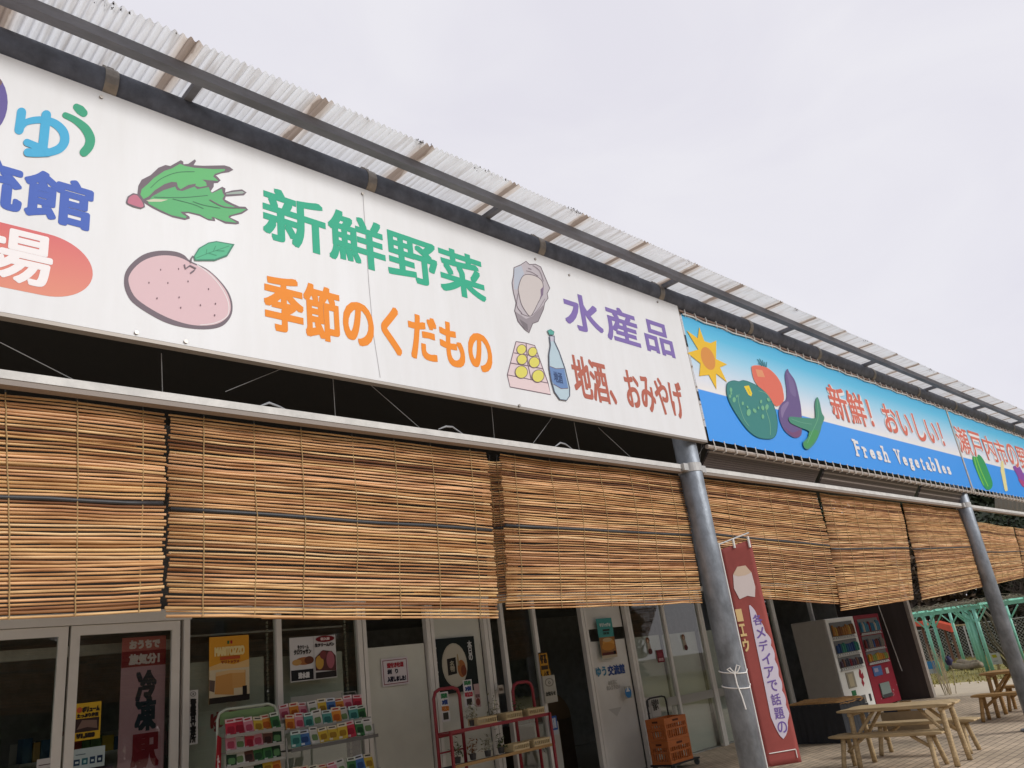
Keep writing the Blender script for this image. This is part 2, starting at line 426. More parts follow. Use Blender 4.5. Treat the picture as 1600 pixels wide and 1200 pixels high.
# corrugated sheet, 44 mm pitch
r = MB(); step = .044 / 7; nx = int((XR - XL + .3) / step)
ys = (3.385, 3.60, 3.87, 4.4, 7.0, 9.4)
vs = []; fs = []
for j, y in enumerate(ys):
    for i in range(nx + 1):
        x = XL + i * step
        e = .012 * mnoise.noise((x * 1.3, 0, 3)) if j == 0 else 0
        lap = math.floor((x + .2) / .82)
        e += .014 * mnoise.noise((lap * 7.3, 1, 0)) if j == 0 else 0
        vs.append((x, y + e, 5.183 + .0125 * sin(2 * pi * x / .044) + .02 * (y - 3.4) + .004 * mnoise.noise((x, y, 0))))
for j in range(len(ys) - 1):
    for i in range(nx): a = j * (nx + 1) + i; fs.append((a, a + 1, a + nx + 2, a + nx + 1))
r.add(vs, fs, roofm)
rs = r.build('roof_sheet', canopy, smooth=True)
# purlins further in and the dark ceiling boards behind the signs
c = MB()
for y in (4.45, 5.6, 6.8, 8.0): c.box(XL, y, 5.04, XR, y + .06, 5.15, railm)
c.build('purlin', canopy)
c = MB(); c.box(XL, 6.4, 4.97, XR, 9.0, 5.03, dark); c.build('ceiling_board', canopy)
# white beam that carries the blinds
c = MB(); shade_strip = mat('beam_shade_strip', (.24, .20, .17), .6)  # darker strip paints in the shadowed lower part of the white beam
for a, b in zip((XL - .14,) + COLX[:-1], COLX):
    c.box(a + .14, CY - .03, 3.274, b - .14, CY + .03, 3.316, whitebeam); c.box(a + .14, CY - .026, 3.246, b - .14, CY + .034, 3.273, shade_strip)
c.build('white_beam', canopy)
WIRES = [((252, 552), (254, 620)), ((0, 535), (132, 602)), ((445, 574), (352, 612)), ((520, 587), (524, 652)), ((575, 598), (662, 674)),
         ((768, 634), (773, 692)), ((866, 648), (826, 702)), ((897, 660), (906, 708)), ((935, 668), (988, 717)), ((1100, 696), (1075, 740)), ((1097, 690), (1092, 730))]
for a, b in WIRES:
    c = MB(); c.tube([onY(*a, 3.87), onY(*b, 3.96)], .0022, wirem, 5); c.build('stay_wire', canopy)
for q in ((428, 634), (702, 669), (880, 696)):
    a = onY(*q, 3.99); c = MB()
    c.tube([a + Vector((-.10, 0, -.02)), a + Vector((-.03, 0, random.uniform(.0, .02))), a + Vector((.04, .01, random.uniform(.0, .02))), a + Vector((.12, 0, -.03))], [.003, .007, .006, .003], mat('vinyl_tail', (.35, .36, .38), .5), 6); c.build('wire_tail', canopy)
# mesh of dirt on the sheet edge: clumps of old leaves caught under the laps
leafd = mat('dead_leaf_litter', (.05, .035, .028), .9, island=.4)
c = MB()
for k in range(-3, 31):
    n_ = random.choice((0, 3, 8, 14, 25, 40)); xo = random.gauss(0, .16); sp = random.uniform(.02, .09)
    for i in range(n_ + 4):
        x = .41 + k * .82 + xo + (random.gauss(0, sp) if i < n_ else random.uniform(-.4, .4)); y = 3.388 + abs(random.gauss(0, .022))
        if x < XL or x > XR: continue
        a = random.uniform(0, pi); sz = random.uniform(.003, .008); z = 5.190 + random.uniform(-.012, .010)
        c.add([(x - sz, y, z), (x, y - sz, z + sz), (x + sz * cos(a), y + sz, z), (x, y, z - sz)], [(0, 1, 2, 3)], leafd)
c.build('leaf_litter', canopy)

# ------------------------------------------------------------------ the white sign board
YS = 3.80
SX0, SX1, SZ0, SZ1 = -2.0, 6.47, 3.545, 4.965
sign = thing('sign_board', 'long white sign board with green, orange and purple Japanese lettering and fruit pictures', 'sign', (SX0, YS, SZ0))
c = MB(); c.box(SX0, YS, SZ0, SX1, YS + .035, SZ1, signw); c.build('panel', sign)
c = MB(); c.box(SX0 - .006, YS + .001, SZ0 - .02, SX1 + .006, YS + .05, SZ0 - .001, signedge); c.box(SX1 + .001, YS + .001, SZ0, SX1 + .012, YS + .04, SZ1, signedge)
c.build('edge_trim', sign)
c = MB()
for q in ((158, 152), (566, 303), (836, 405), (1027, 472), (213, 520), (290, 534), (811, 634), (889, 430)):
    a = onY(*q, YS); c.tube([(a.x, YS - .008, a.z), (a.x, YS, a.z)], .011, band, 8)
c.build('bolt', sign)
GRN, ORG, PUR, BRN = pm('2fb48f', 1.0), pm('f29024', 1.05), pm('8571b5', 1.0), pm('bb6a58', 1.0)
OUT = pm('7d7079', .95); BLU = pm('4f6ec6', 1.0)
def lettering(body, tl, br, m, bold, name='lettering', **kw):
    a = Art(YS); a.text(body, tl, br, m, bold, **kw); return a.build(name, sign)
lettering('新鮮野菜', (409, 287), (761, 475), GRN, .0095)
lettering('季節のくだもの', (411, 423), (773, 589), ORG, .0095)
lettering('水産品', (875, 450), (1056, 561), PUR, .0095, space=1.12)
lettering('地酒、おみやげ', (889, 552), (1074, 657), BRN, .007, space=.96)
def brush(strokes, m):
    a = Art(YS)
    for pts, w_ in strokes:
        P = zc(pts, 0, 90, 8); ws = [q / 8 for q in w_] if isinstance(w_, list) else [w_ / 8] * len(P)
        Q = []; W2 = []
        for i in range(len(P) - 1):
            for t in range(6):
                q = [P[min(max(i + o, 0), len(P) - 1)] for o in (-1, 0, 1, 2)]; t_ = t / 6
                Q.append(tuple(.5 * (2 * q[1][k] + (q[2][k] - q[0][k]) * t_ + (2 * q[0][k] - 5 * q[1][k] + 4 * q[2][k] - q[3][k]) * t_ ** 2 + (3 * q[1][k] - q[0][k] - 3 * q[2][k] + q[3][k]) * t_ ** 3) for k in (0, 1)))
                W2.append(ws[i] + (ws[i + 1] - ws[i]) * t_)
        Q.append(P[-1]); W2.append(ws[-1])
        a.stroke(Q, W2, m); a.ell(*Q[0], W2[0] / 2, W2[0] / 2, m, n=14); a.ell(*Q[-1], W2[-1] / 2, W2[-1] / 2, m, n=14)
    return a.build('lettering', sign)
brush([([(268, 685), (255, 790), (238, 905)], 118), ([(250, 890), (320, 815), (430, 785), (560, 785), (690, 830), (790, 930), (805, 1050), (740, 1140), (610, 1190)], [80, 80, 88, 92, 105, 115, 118, 110, 95]),
       ([(577, 720), (560, 880), (545, 1030), (530, 1150)], 120), ([(335, 1065), (450, 1110), (560, 1150)], [92, 90, 80]), ([(345, 1190), (450, 1195), (600, 1190)], 105)], pm('4cb4e0', 1.05))
brush([([(955, 620), (1000, 655), (1045, 695)], [88, 118, 100]), ([(815, 722), (940, 785), (1065, 890), (1125, 1010), (1110, 1110), (1050, 1185)], [75, 85, 112, 122, 120, 112])], pm('3fa884', 1.05))
lettering('交流館', (-222, 181), (143, 364), BLU, .0105, n=12)
a = Art(YS)
a.ell(-28, 160, 40, 52, pm('6b60a2', 1.02)); a.ell(-30, 158, 18, 26, signw); a.ell(-3, 129, 6, 6, pm('80686a', 1)); a.build('lettering', sign)
# red pill with white characters
L = []; pr_ = onY(145, 427, YS); zt_, zb_ = onY(0, 347, YS).z, onY(100, 468, YS).z
for t in range(0, 25):
    an = -pi / 2 + pi * t / 24
    L.append((pr_.x - .21 + .21 * cos(an), (zt_ + zb_) / 2 + (zt_ - zb_) / 2 * sin(an)))
pill = [(-1.6, zb_)] + L + [(-1.6, zt_)]
def pillm():
    m = bpy.data.materials.new('red_to_orange_print'); m.use_nodes = True
    n = m.node_tree.nodes; l = m.node_tree.links; b = n['Principled BSDF']; b.inputs['Roughness'].default_value = .5
    co = n.new('ShaderNodeTexCoord'); s = n.new('ShaderNodeSeparateXYZ'); r = n.new('ShaderNodeValToRGB')
    mr = n.new('ShaderNodeMapRange'); l.new(co.outputs['Generated'], s.inputs[0]); l.new(s.outputs['Z'], r.inputs[0])
    r.color_ramp.elements[0].color = (*[v * .85 for v in lin('dd8060')], 1); r.color_ramp.elements[1].color = (*[v * .8 for v in lin('d94f4f')], 1)
    l.new(r.outputs[0], b.inputs['Base Color']); return m
c = MB(); c.poly([(x, YS - .0007, z) for x, z in pill], pillm()); c.build('emblem', sign)
lettering('直売場', (-330, 268), (79, 453), pm('f4f0f0', 1.1), .008, n=12)

# pictures
def pic(fn, label):
    a = Art(YS); fn(a); return a.build('picture', sign, label)
def leaf(a):
    Z = lambda p: zc(p, 180, 230, 7.273)
    a.fill(Z([(250,545),(262,440),(300,370),(400,320),(490,235),(570,203),(625,215),(745,148),(772,165),(775,195),(830,190),(905,138),(917,160),(890,205),(1000,212),(1240,207),(1300,225),(1342,258),(1290,285),(1205,298),(1140,322),(1165,340),(1197,378),(1165,407),(1120,410),(1118,450),(1085,500),(1098,515),(1215,450),(1252,470),(1248,515),(1330,492),(1440,480),(1492,515),(1462,547),(1255,562),(1245,595),(1330,640),(1410,675),(1480,678),(1510,712),(1440,758),(1325,785),(1305,800),(1402,845),(1408,870),(1370,878),(1250,868),(1150,818),(1128,802),(1136,840),(1060,832),(960,782),(835,750),(790,752),(843,790),(847,812),(790,828),(650,797),(520,742),(420,692),(340,642),(300,610)]), OUT)
    G1, G2 = pm('6cc47c', 1.0), pm('66bd7d', 1.0)
    a.fill(Z([(285,540),(300,480),(370,420),(440,350),(560,270),(640,245),(735,190),(790,215),(900,235),(1100,250),(1250,250),(1240,270),(1130,305),(1112,335),(1150,365),(1170,385),(1050,375),(985,368),(1030,400),(1040,440),(960,455),(910,440),(915,415),(830,430),(740,480),(710,450),(700,400),(640,395),(560,420),(450,490),(380,560),(320,590)]), G1)
    a.fill(Z([(370,620),(420,560),(550,490),(680,450),(700,490),(760,500),(900,450),(930,480),(1060,455),(1080,505),(1100,525),(1210,475),(1220,520),(1240,550),(1215,590),(1250,630),(1400,700),(1490,705),(1430,740),(1290,780),(1285,800),(1380,860),(1250,845),(1110,795),(1090,800),(1110,825),(1050,815),(960,765),(830,735),(740,735),(760,760),(810,790),(800,810),(640,775),(480,700),(380,645)]), G2)
    a.fill(Z([(1260,525),(1340,510),(1440,500),(1470,518),(1440,530),(1260,540)]), pm('a9b9b0', 1))
    a.fill(Z([(350,605),(440,590),(600,598),(520,622),(380,622)]), pm('d8dcc0', 1))
    K = pm('4c7a62', .9)
    for s in ([(400,465),(520,360),(700,290),(900,280)], [(440,570),(750,575),(1050,550)], [(650,590),(880,650),(1000,700)], [(880,620),(1000,660),(1190,695)]):
        a.stroke(Z(s), .9, K, sm=True)
    a.stroke(Z([(1070,600),(1200,670),(1300,690),(1410,690)]), 1.8, OUT, sm=True)
    a.fill(Z([(122,622),(140,562),(200,525),(258,538),(322,620),(337,682),(290,704),(200,682),(130,648)]), OUT)
    a.fill(Z([(140,620),(155,575),(205,545),(250,555),(300,620),(318,672),(285,688),(200,662),(145,640)]), pm('cc7d92', 1), True)
pic(leaf, 'green leafy vegetable with a red root')
def mikan(a):
    Z = lambda p: zc(p, 0, 250, 4)
    PK = pm('e6c6cb', 1.0)
    a.fill(Z([(775,770),(785,700),(830,640),(900,590),(990,568),(1090,572),(1150,595),(1190,632),(1290,680),(1370,750),(1430,830),(1453,910),(1441,980),(1390,1037),(1300,1058),(1180,1052),(1050,1022),(930,962),(830,892),(790,832)]), OUT, True)
    a.fill(Z([(803,765),(813,712),(858,657),(920,618),(1000,598),(1080,600),(1140,617),(1200,648),(1290,688),(1362,752),(1418,830),(1441,910),(1428,972),(1372,1018),(1290,1035),(1180,1028),(1050,987),(920,917),(838,850)]), PK, True)
    a.stroke(Z([(1230,655),(1300,705),(1370,780),(1420,870),(1430,940),(1410,985),(1340,1020),(1250,1032)]), 1.3, pm('f0ecec', 1), sm=True)
    for q in ((1003,687),(1115,682),(930,768),(1048,770),(1174,760),(1302,808),(980,866),(1118,860),(1128,925),(1251,909),(1345,900),(1340,972)):
        x, y = Z([q])[0]; a.ell(x, y, 1.0, 1.7, pm('7a6068', 1), n=8)
    a.stroke(Z([(1190,645),(1192,620),(1205,602)]), 2.5, OUT)
    a.stroke(Z([(1150,655),(1157,682),(1185,662),(1222,680),(1208,695),(1188,710)]), 2.4, OUT)
    a.fill(Z([(1208,605),(1240,552),(1300,518),(1350,509),(1464,529),(1420,602),(1340,632),(1215,632)]), pm('4d8f78', 1))
    a.fill(Z([(1215,605),(1245,558),(1302,525),(1350,516),(1448,533),(1412,595),(1338,622),(1222,624)]), pm('5fc296', 1))
    for s in ([(1225,615),(1300,585),(1430,540)], [(1285,590),(1290,560)], [(1330,575),(1345,540)], [(1300,585),(1350,600)], [(1350,570),(1400,572)]): a.stroke(Z(s), .8, pm('3f8a6c', 1))
pic(mikan, 'pink mandarin orange with a green leaf')
def oyster(a):
    Z = lambda p: zc(p, 780, 390, 4.8)
    o = [(200,88),(225,112),(270,110),(310,130),(335,190),(378,290),(358,330),(365,365),(340,400),(330,450),(290,540),(250,555),(222,625),(190,600),(140,540),(115,460),(125,400),(105,320),(95,250),(108,190),(110,135),(160,115)]
    a.fill(Z(o), pm('c3bcc2', 1)); 
    a.fill(Z([(112,140),(165,120),(185,180),(150,250),(135,300),(112,300),(110,200)]), pm('bcc4d2', 1))
    a.fill(Z([(120,465),(200,520),(250,500),(330,415),(330,450),(290,540),(250,555),(222,625),(190,600),(140,540)]), pm('9c949a', 1))
    a.fill(Z([(150,520),(210,560),(215,610),(180,585)]), pm('7d767c', 1))
    a.stroke(Z(o), 1.1, pm('6c6068', 1), True)
    i = [(165,215),(200,188),(260,195),(310,225),(328,270),(320,340),(290,400),(255,470),(230,500),(200,470),(165,410),(148,340),(142,290)]
    a.fill(Z(i), pm('d3cbc9', 1), True); a.stroke(Z(i), 1.0, pm('6c6068', 1), True, True)
    a.fill(Z([(308,300),(332,275),(328,340),(300,378),(310,345)]), pm('85738c', 1))
    for s in ([(160,480),(230,500),(290,450),(340,370)], [(200,160),(240,170),(290,200)], [(250,120),(300,160),(330,240)], [(140,330),(130,420),(170,480)], [(215,140),(240,150)]): a.stroke(Z(s), .8, pm('887a84', 1), sm=True)
pic(oyster, 'grey oyster in its shell')
def boxbottle(a):
    Z = lambda p: zc(p, 780, 390, 4.8)
    PK = pm('e6d3d6', 1); D = pm('7c6872', 1)
    a.fill(Z([(125,690),(200,700),(265,720),(290,790),(365,1000),(60,940)]), PK); a.fill(Z([(60,940),(365,1000),(385,1088),(80,1030)]), pm('ead5d6', 1))
    for s in ([(125,690),(60,940),(80,1030),(385,1088),(365,1000)], [(125,690),(200,702),(265,720),(290,790),(365,1002)], [(60,940),(365,1002)], [(200,702),(213,860),(238,972)], [(110,775),(205,790),(290,800)], [(85,852),(215,872),(325,895)]): a.stroke(Z(s), 1.3, D)
    for cx, cy, rx, ry in ((165,750,33,36),(248,768,31,34),(168,825,36,37),(260,847,38,39),(163,920,45,45),(288,950,43,46)):
        x, y = Z([(cx, cy)])[0]
        a.ell(x, y, rx / 4.8 + .8, ry / 4.8 + .8, D, .5, 20); a.ell(x, y, rx / 4.8 - .3, ry / 4.8 - .3, pm('e4dc6c', 1), .5, 20)
    b = [(372,650),(408,650),(408,690),(445,770),(490,900),(523,1040),(523,1100),(500,1133),(450,1126),(410,1070),(385,980),(370,890),(368,790),(380,720)]
    a.fill(Z(b), pm('bdd3de', 1)); a.fill(Z([(372,650),(408,650),(406,690),(381,690)]), pm('c9c8d8', 1))
    a.fill(Z([(372,876),(420,895),(482,893),(514,1045),(460,1045),(405,1015),(383,965)]), pm('6f8fc0', 1))
    a.stroke(Z([(372,876),(420,895),(482,893)]), 1, D); a.stroke(Z([(402,1012),(460,1045),(512,1043)]), 1, D)
    a.text('地酒', Z([(398, 912)])[0], Z([(476, 1010)])[0], pm('3f5580', 1), .002)
    a.stroke(Z(b), 1.4, pm('5d6476', 1), True)
    c = [(357,610),(380,602),(406,620),(402,642),(370,640)]
    a.fill(Z(c), pm('5fb0a4', 1)); a.stroke(Z(c), 1, pm('477a78', 1), True)
pic(boxbottle, 'box of six yellow sweets beside a pale blue sake bottle')
a = Art(YS); a.stroke([(567, 305), (576, 440), (583, 520), (594, 590)], .8, pm('b8b6b8', 1)); a.build('seam', sign)

# ------------------------------------------------------------------ blue banners
def banner_mat(name):
    m = bpy.data.materials.new(name); m.use_nodes = True
    n = m.node_tree.nodes; l = m.node_tree.links; b = n['Principled BSDF']; b.inputs['Roughness'].default_value = .45
    co = n.new('ShaderNodeTexCoord'); s = n.new('ShaderNodeSeparateXYZ'); r = n.new('ShaderNodeValToRGB')
    l.new(co.outputs['Generated'], s.inputs[0]); l.new(s.outputs['Z'], r.inputs[0])
    e = r.color_ramp.elements; e[0].position = 0; e[0].color = (*lin('2a8ce0'), 1); e[1].position = 1; e[1].color = (*lin('2fa3d2'), 1)
    for p, c in ((.392, '2a8ce0'), (.398, 'dcd9d6'), (.5, 'cdd3dd'), (.72, '8fc3dc'), (.88, '4bb0d6')):
        q = e.new(p); q.color = (*lin(c), 1)
    l.new(r.outputs[0], b.inputs['Base Color'])
    return m
RED, WHT = pm('d8705c', 1.0), pm('eceaea', 1.0)
def banner(x0, x1, label):
    z0, z1 = 3.545, 4.885
    t = thing('banner', label, 'banner', (x0, YS, z0), 'blue vegetable banners along the canopy')
    c = MB(); N = 60; vs = []; fs = []
    for j in range(9):
        for i in range(N + 1):
            u, v = i / N, j / 8
            edge = .012 * abs(sin(pi * u * (x1 - x0) / .21)) * (1 if j in (0, 8) else 0)
            vs.append((x0 + (x1 - x0) * u, YS + .0022 * mnoise.noise((u * 9, v * 2, x0)), z0 + (z1 - z0) * v + (edge if j == 0 else -edge)))
    for j in range(8):
        for i in range(N): a = j * (N + 1) + i; fs.append((a, a + 1, a + N + 2, a + N + 1))
    c.add(vs, fs, banner_mat('banner_print_%d' % int(x0))); c.build('sheet', t, smooth=True)
    c = MB()
    c.tube([(x0 - .02, YS + .03, z0 - .05), (x1 + .02, YS + .03, z0 - .05)], .022, mat('tan_lacing_pipe', (.42, .36, .31), .6, var=.4, vscale=14), 8)
    c.tube([(x0, YS + .02, z1 + .045), (x1, YS + .02, z1 + .045)], .014, mat('thin_top_rail', (.30, .20, .16), .6), 8)
    c.build('lacing_rail', t)
    c = MB(); n = int((x1 - x0) / .19)
    for i in range(n):
        x = x0 + .06 + (x1 - x0 - .12) * i / (n - 1); d = random.uniform(.02, .06)
        for za, zb in ((z0 + .02, z0 - .078), (z1 - .02, z1 + .066)):
            c.tube([(x, YS - .004, za), (x + .01, YS - .004, (za + zb) / 2), (x + d * .6, YS + .004, zb), (x + d, YS + .045, zb)], .0058, rope, 5)
    c.tube([(x0 + .01 + .19 * i, YS - .012, z1 - .005 + .012 * sin(i * 2.1)) for i in range(n + 1) if x0 + .19 * i < x1], .008, rope, 5)
    c.build('rope_lacing', t)
    return t
b1 = banner(6.51, 14.10, 'blue banner with sun and vegetables reading Fresh Vegetables, next to the white sign')
YB = YS - .004
def bart(fn, parent, name='picture', label=None):
    a = Art(YB); fn(a); return a.build(name, parent, label)
def sunpic(a):
    Z = lambda p: zc(p, 1040, 470, 5.714)
    a.fill(Z([(185,262),(285,335),(300,235),(345,360),(400,378),(452,355),(450,520),(548,568),(485,595),(548,727),(450,650),(454,792),(385,662),(300,672),(310,560),(193,465),(290,435)]), pm('efc232', 1.0))
    x, y = Z([(378, 515)])[0]; a.ell(x, y, 10.0, 18.8, pm('dd9448', 1), -.36)
bart(sunpic, b1, label='yellow sun with an orange middle')
def veg(a):
    Z = lambda p: zc(p, 1120, 540, 7.06)
    t = [(385,250),(400,225),(470,222),(560,250),(650,330),(710,430),(737,560),(727,620),(680,662),(640,655),(560,560),(470,460),(410,370)]
    a.fill(Z(t), pm('e2735f', 1), True); a.stroke(Z(t), .9, pm('e98a6e', 1), True, True)
    a.fill(Z([(425,262),(500,272),(530,350),(450,342)]), pm('e59a70', 1))
    for q in ((445,150,500,225),(470,145,515,232),(500,160,522,235),(525,180,535,240),(548,180,545,240),(455,190,495,228)): a.stroke(Z([(q[0], q[1]), (q[2], q[3])]), .9, pm('1f7d86', 1))
    e = [(775,258),(800,300),(860,390),(900,540),(930,720),(936,950),(900,1012),(830,1008),(740,932),(688,810),(683,700),(718,630),(762,590),(765,480),(748,330)]
    a.fill(Z(e), pm('6c5a8c', 1), True); a.fill(Z([(770,300),(800,330),(850,420),(870,560),(810,520),(790,400)]), pm('7a6a98', 1), True)
    a.fill(Z([(705,690),(770,620),(790,640),(740,740),(715,800)]), pm('8a78a2', 1), True); a.fill(Z([(740,900),(830,960),(925,930),(900,1005),(830,1000)]), pm('7a4f78', 1), True)
    p = [(105,460),(120,410),(180,388),(240,398),(290,386),(370,410),(460,460),(560,550),(630,680),(664,840),(652,970),(612,1022),(540,1030),(440,1008),(340,932),(240,800),(150,650),(110,540)]
    a.fill(Z(p), pm('3f8783', 1), True); a.stroke(Z(p), 1.0, pm('2c6f70', 1), True, True)
    a.fill(Z([(295,450),(350,440),(386,530),(376,562),(345,545)]), pm('eed032', 1)); a.stroke(Z([(335,475),(365,535)]), .8, pm('b89a30', 1))
    for s in ([(240,540),(235,620),(290,800),(350,890)], [(530,690),(580,850),(585,990)], [(455,500),(540,530),(590,610)]): a.stroke(Z(s), .8, pm('7cb494', 1), sm=True)
    random.seed(5)
    for cx, cy, s in ((150,490,22),(140,560,18),(185,600,26),(215,560,14),(280,640,18),(345,740,34),(410,720,24),(500,690,24),(545,680,28),(500,785,22),(480,620,18),(560,600,20),(150,530,14),(330,680,14),(450,690,14)):
        x, y = Z([(cx, cy)])[0]; a.ell(x, y, s / 10, s / 6, pm('78b78f', 1), random.uniform(-.6, .2), 9)
    g = [(1095,572),(1122,610),(1150,740),(1178,800),(1150,880),(1130,960),(1080,1070),(1010,1142),(960,1132),(943,1070),(990,1020),(1010,950),(900,902),(800,850),(792,790),(900,795),(1060,805),(1080,770),(1075,650)]
    a.fill(Z(g), pm('4c9078', 1), True); a.fill(Z([(1010,960),(1090,930),(1110,980),(1060,1070),(1000,1130),(960,1120),(955,1075),(1000,1030)]), pm('4a9a5c', 1), True)
    a.stroke(Z([(1095,600),(1110,740),(1100,830),(1040,960),(990,1080)]), 1.0, pm('6aae86', 1), sm=True); a.stroke(Z([(810,810),(920,850),(1040,870)]), .9, pm('6aa58e', 1), sm=True)
bart(veg, b1, label='pumpkin, tomato, aubergine and green pepper')
def word(parent, body, tl, br, m, bold, halo=None, **kw):
    a = Art(YB)
    if halo: a.text(body, tl, br, halo, bold + .022, n=10, **kw)
    a.text(body, tl, br, m, bold, **kw); return a.build('lettering', parent)
word(b1, '新鮮！おいしい！', (1288, 598), (1479, 701), RED, .008, WHT)
def slab(parent, body, tl, br, m):
    a = onY(*tl, YB); b = onY(*br, YB); n = len(body); cw = (b.x - a.x) / n; c = MB(); y = YB - .0015
    xh, ca, bl = .62, 1.0, .0; hh = (a.z - b.z) / 1.28; z0 = b.z + .28 * hh; st = cw * .13
    for i, ch in enumerate(body):
        if ch == ' ': continue
        x0 = a.x + i * cw + cw * .09; wv = cw * (.66 if ch not in 'lrt' else .5)
        if ch in 'lrt': x0 += cw * .08
        top = ca if ch in 'FVhbl' else (.85 if ch == 't' else xh); bot = -.28 if ch == 'g' else 0
        c.text(ch, Vector((x0, y, z0 + bot * hh)), EX, EZ, wv, (top - bot) * hh, m, st * .32, 0, NF)
        def bar(u, v, half=.22): c.poly([(x0 + wv * u - cw * half, y - .001, z0 + v * hh - .016), (x0 + wv * u + cw * half, y - .001, z0 + v * hh - .016), (x0 + wv * u + cw * half, y - .001, z0 + v * hh + .016), (x0 + wv * u - cw * half, y - .001, z0 + v * hh + .016)], m)
        for u, v in {'F': ((.15, .02), (.1, .98)), 'r': ((.25, .02), (.15, .6)), 'h': ((.12, .02), (.88, .02), (.1, .98)), 'V': ((.05, .98), (.95, .98)), 'b': ((.08, .98),), 'l': ((.5, .02), (.3, .98)), 'a': ((.92, .02),), 't': ((.6, .02),)}.get(ch, ()): bar(u, v)
    return c.build('lettering', parent)
slab(b1, 'Fresh Vegetables', (1331, 687), (1491, 748), WHT)
b2 = banner(14.16, 21.9, 'second blue banner, cut by the right edge, with cucumber and corn below red lettering')
_t, _b = onY(1288, 598, YB), onY(1479, 701, YB); _x = onY(1489, 667, YB).x
a = Art(YB); a.k = 1; c = a.mb
for k_, (m_, b_, dy) in enumerate(((WHT, .030, 0), (RED, .005, .001))):
    for i_, ch in enumerate('瀬戸内市の野菜'): c.text(ch, Vector((_x + .70 * i_, YB - .0015 - dy, _b.z)), EX, EZ, .62, _t.z - _b.z, m_, b_, 0, NF)
c.build('lettering', b2)
Z2 = lambda p: zc(p, 1480, 700, 13.333)
def veg2(a):
    Z = Z2
    a.fill(Z([(530,170),(600,190),(640,140),(700,170),(780,290),(850,460),(920,640),(945,760),(910,850),(830,870),(760,800),(690,670),(610,480),(540,290)]), pm('2f9a58', 1), True)
    for s in ([(560,200),(620,430),(700,640),(760,780)], [(600,180),(680,420),(780,650),(850,800)]): a.stroke(Z(s), 1.4, pm('7cc84c', 1), sm=True)
def veg3(a):
    Z = Z2
    a.fill(Z([(1125,280),(1165,270),(1195,480),(1255,840),(1260,890),(1210,905),(1190,860),(1130,560),(1110,480)]), pm('e6dc9c', 1))
def veg4(a):
    Z = Z2
    a.fill(Z([(1370,400),(1420,370),(1500,380),(1570,500),(1640,640),(1680,800),(1600,820),(1540,760),(1450,560)]), pm('8a4aa0', 1), True)
    a.fill(Z([(1480,640),(1600,700),(1680,800),(1600,820),(1540,760)]), pm('b0457c', 1), True)
bart(veg2, b2, label='green cucumber'); bart(veg3, b2, label='pale corn stick'); bart(veg4, b2, label='purple aubergine')
c = MB(); c.box(14.105, YS - .012, 3.5, 14.155, YS + .03, 4.93, mat('pale_banner_post', (.55, .50, .45), .6, var=.4, vscale=9)); c.build('edge_post', b2)

# brown slatted shades below the banner
slat = mat('brown_slat', (.07, .05, .045), .5, var=.2, vscale=5, stretch=(.2, 1, 8))
slatpale = mat('paler_slat', (.26, .22, .20), .5)  # paler tone given to a few whole slats
for k, (xa, xb, lab) in enumerate(((6.62, 8.95, 'brown slatted shade below the banner, beside the pipe column'), (9.08, 12.0, 'brown slatted shade below the banner, the middle one of three'), (12.15, 14.12, 'brown slatted shade below the banner, nearest the second column'))):
    t = thing('slatted_shade', lab, 'shade', (xa, 3.86, 3.5), 'brown slatted shades under the banner')
    c = MB(); n = 9
    for i in range(n):
        f0, f1 = i / n, (i + .86) / n
        ya, yb = 3.87 + .10 * f0, 3.87 + .10 * f1; za, zb = 3.50 - .175 * f0, 3.50 - .175 * f1
        dx = -.08 * f0
        c.hexa([(xa + dx, ya, za), (xb + dx, ya, za), (xb + dx, ya + .02, za + .006), (xa + dx, ya + .02, za + .006), (xa + dx, yb, zb), (xb + dx, yb, zb), (xb + dx, yb + .02, zb + .006), (xa + dx, yb + .02, zb + .006)], slatpale if (i in (2, 5) and k != 0) or (i == 1 and k == 0) else slat)
    c.build('slats', t)
    c = MB(); c.tube([(xa + .03, 3.9, 3.51), (xa - .05, 3.98, 3.33)], .012, black, 6); c.tube([(xb - .03, 3.9, 3.51), (xb - .11, 3.98, 3.33)], .012, black, 6); c.build('end_cord', t)

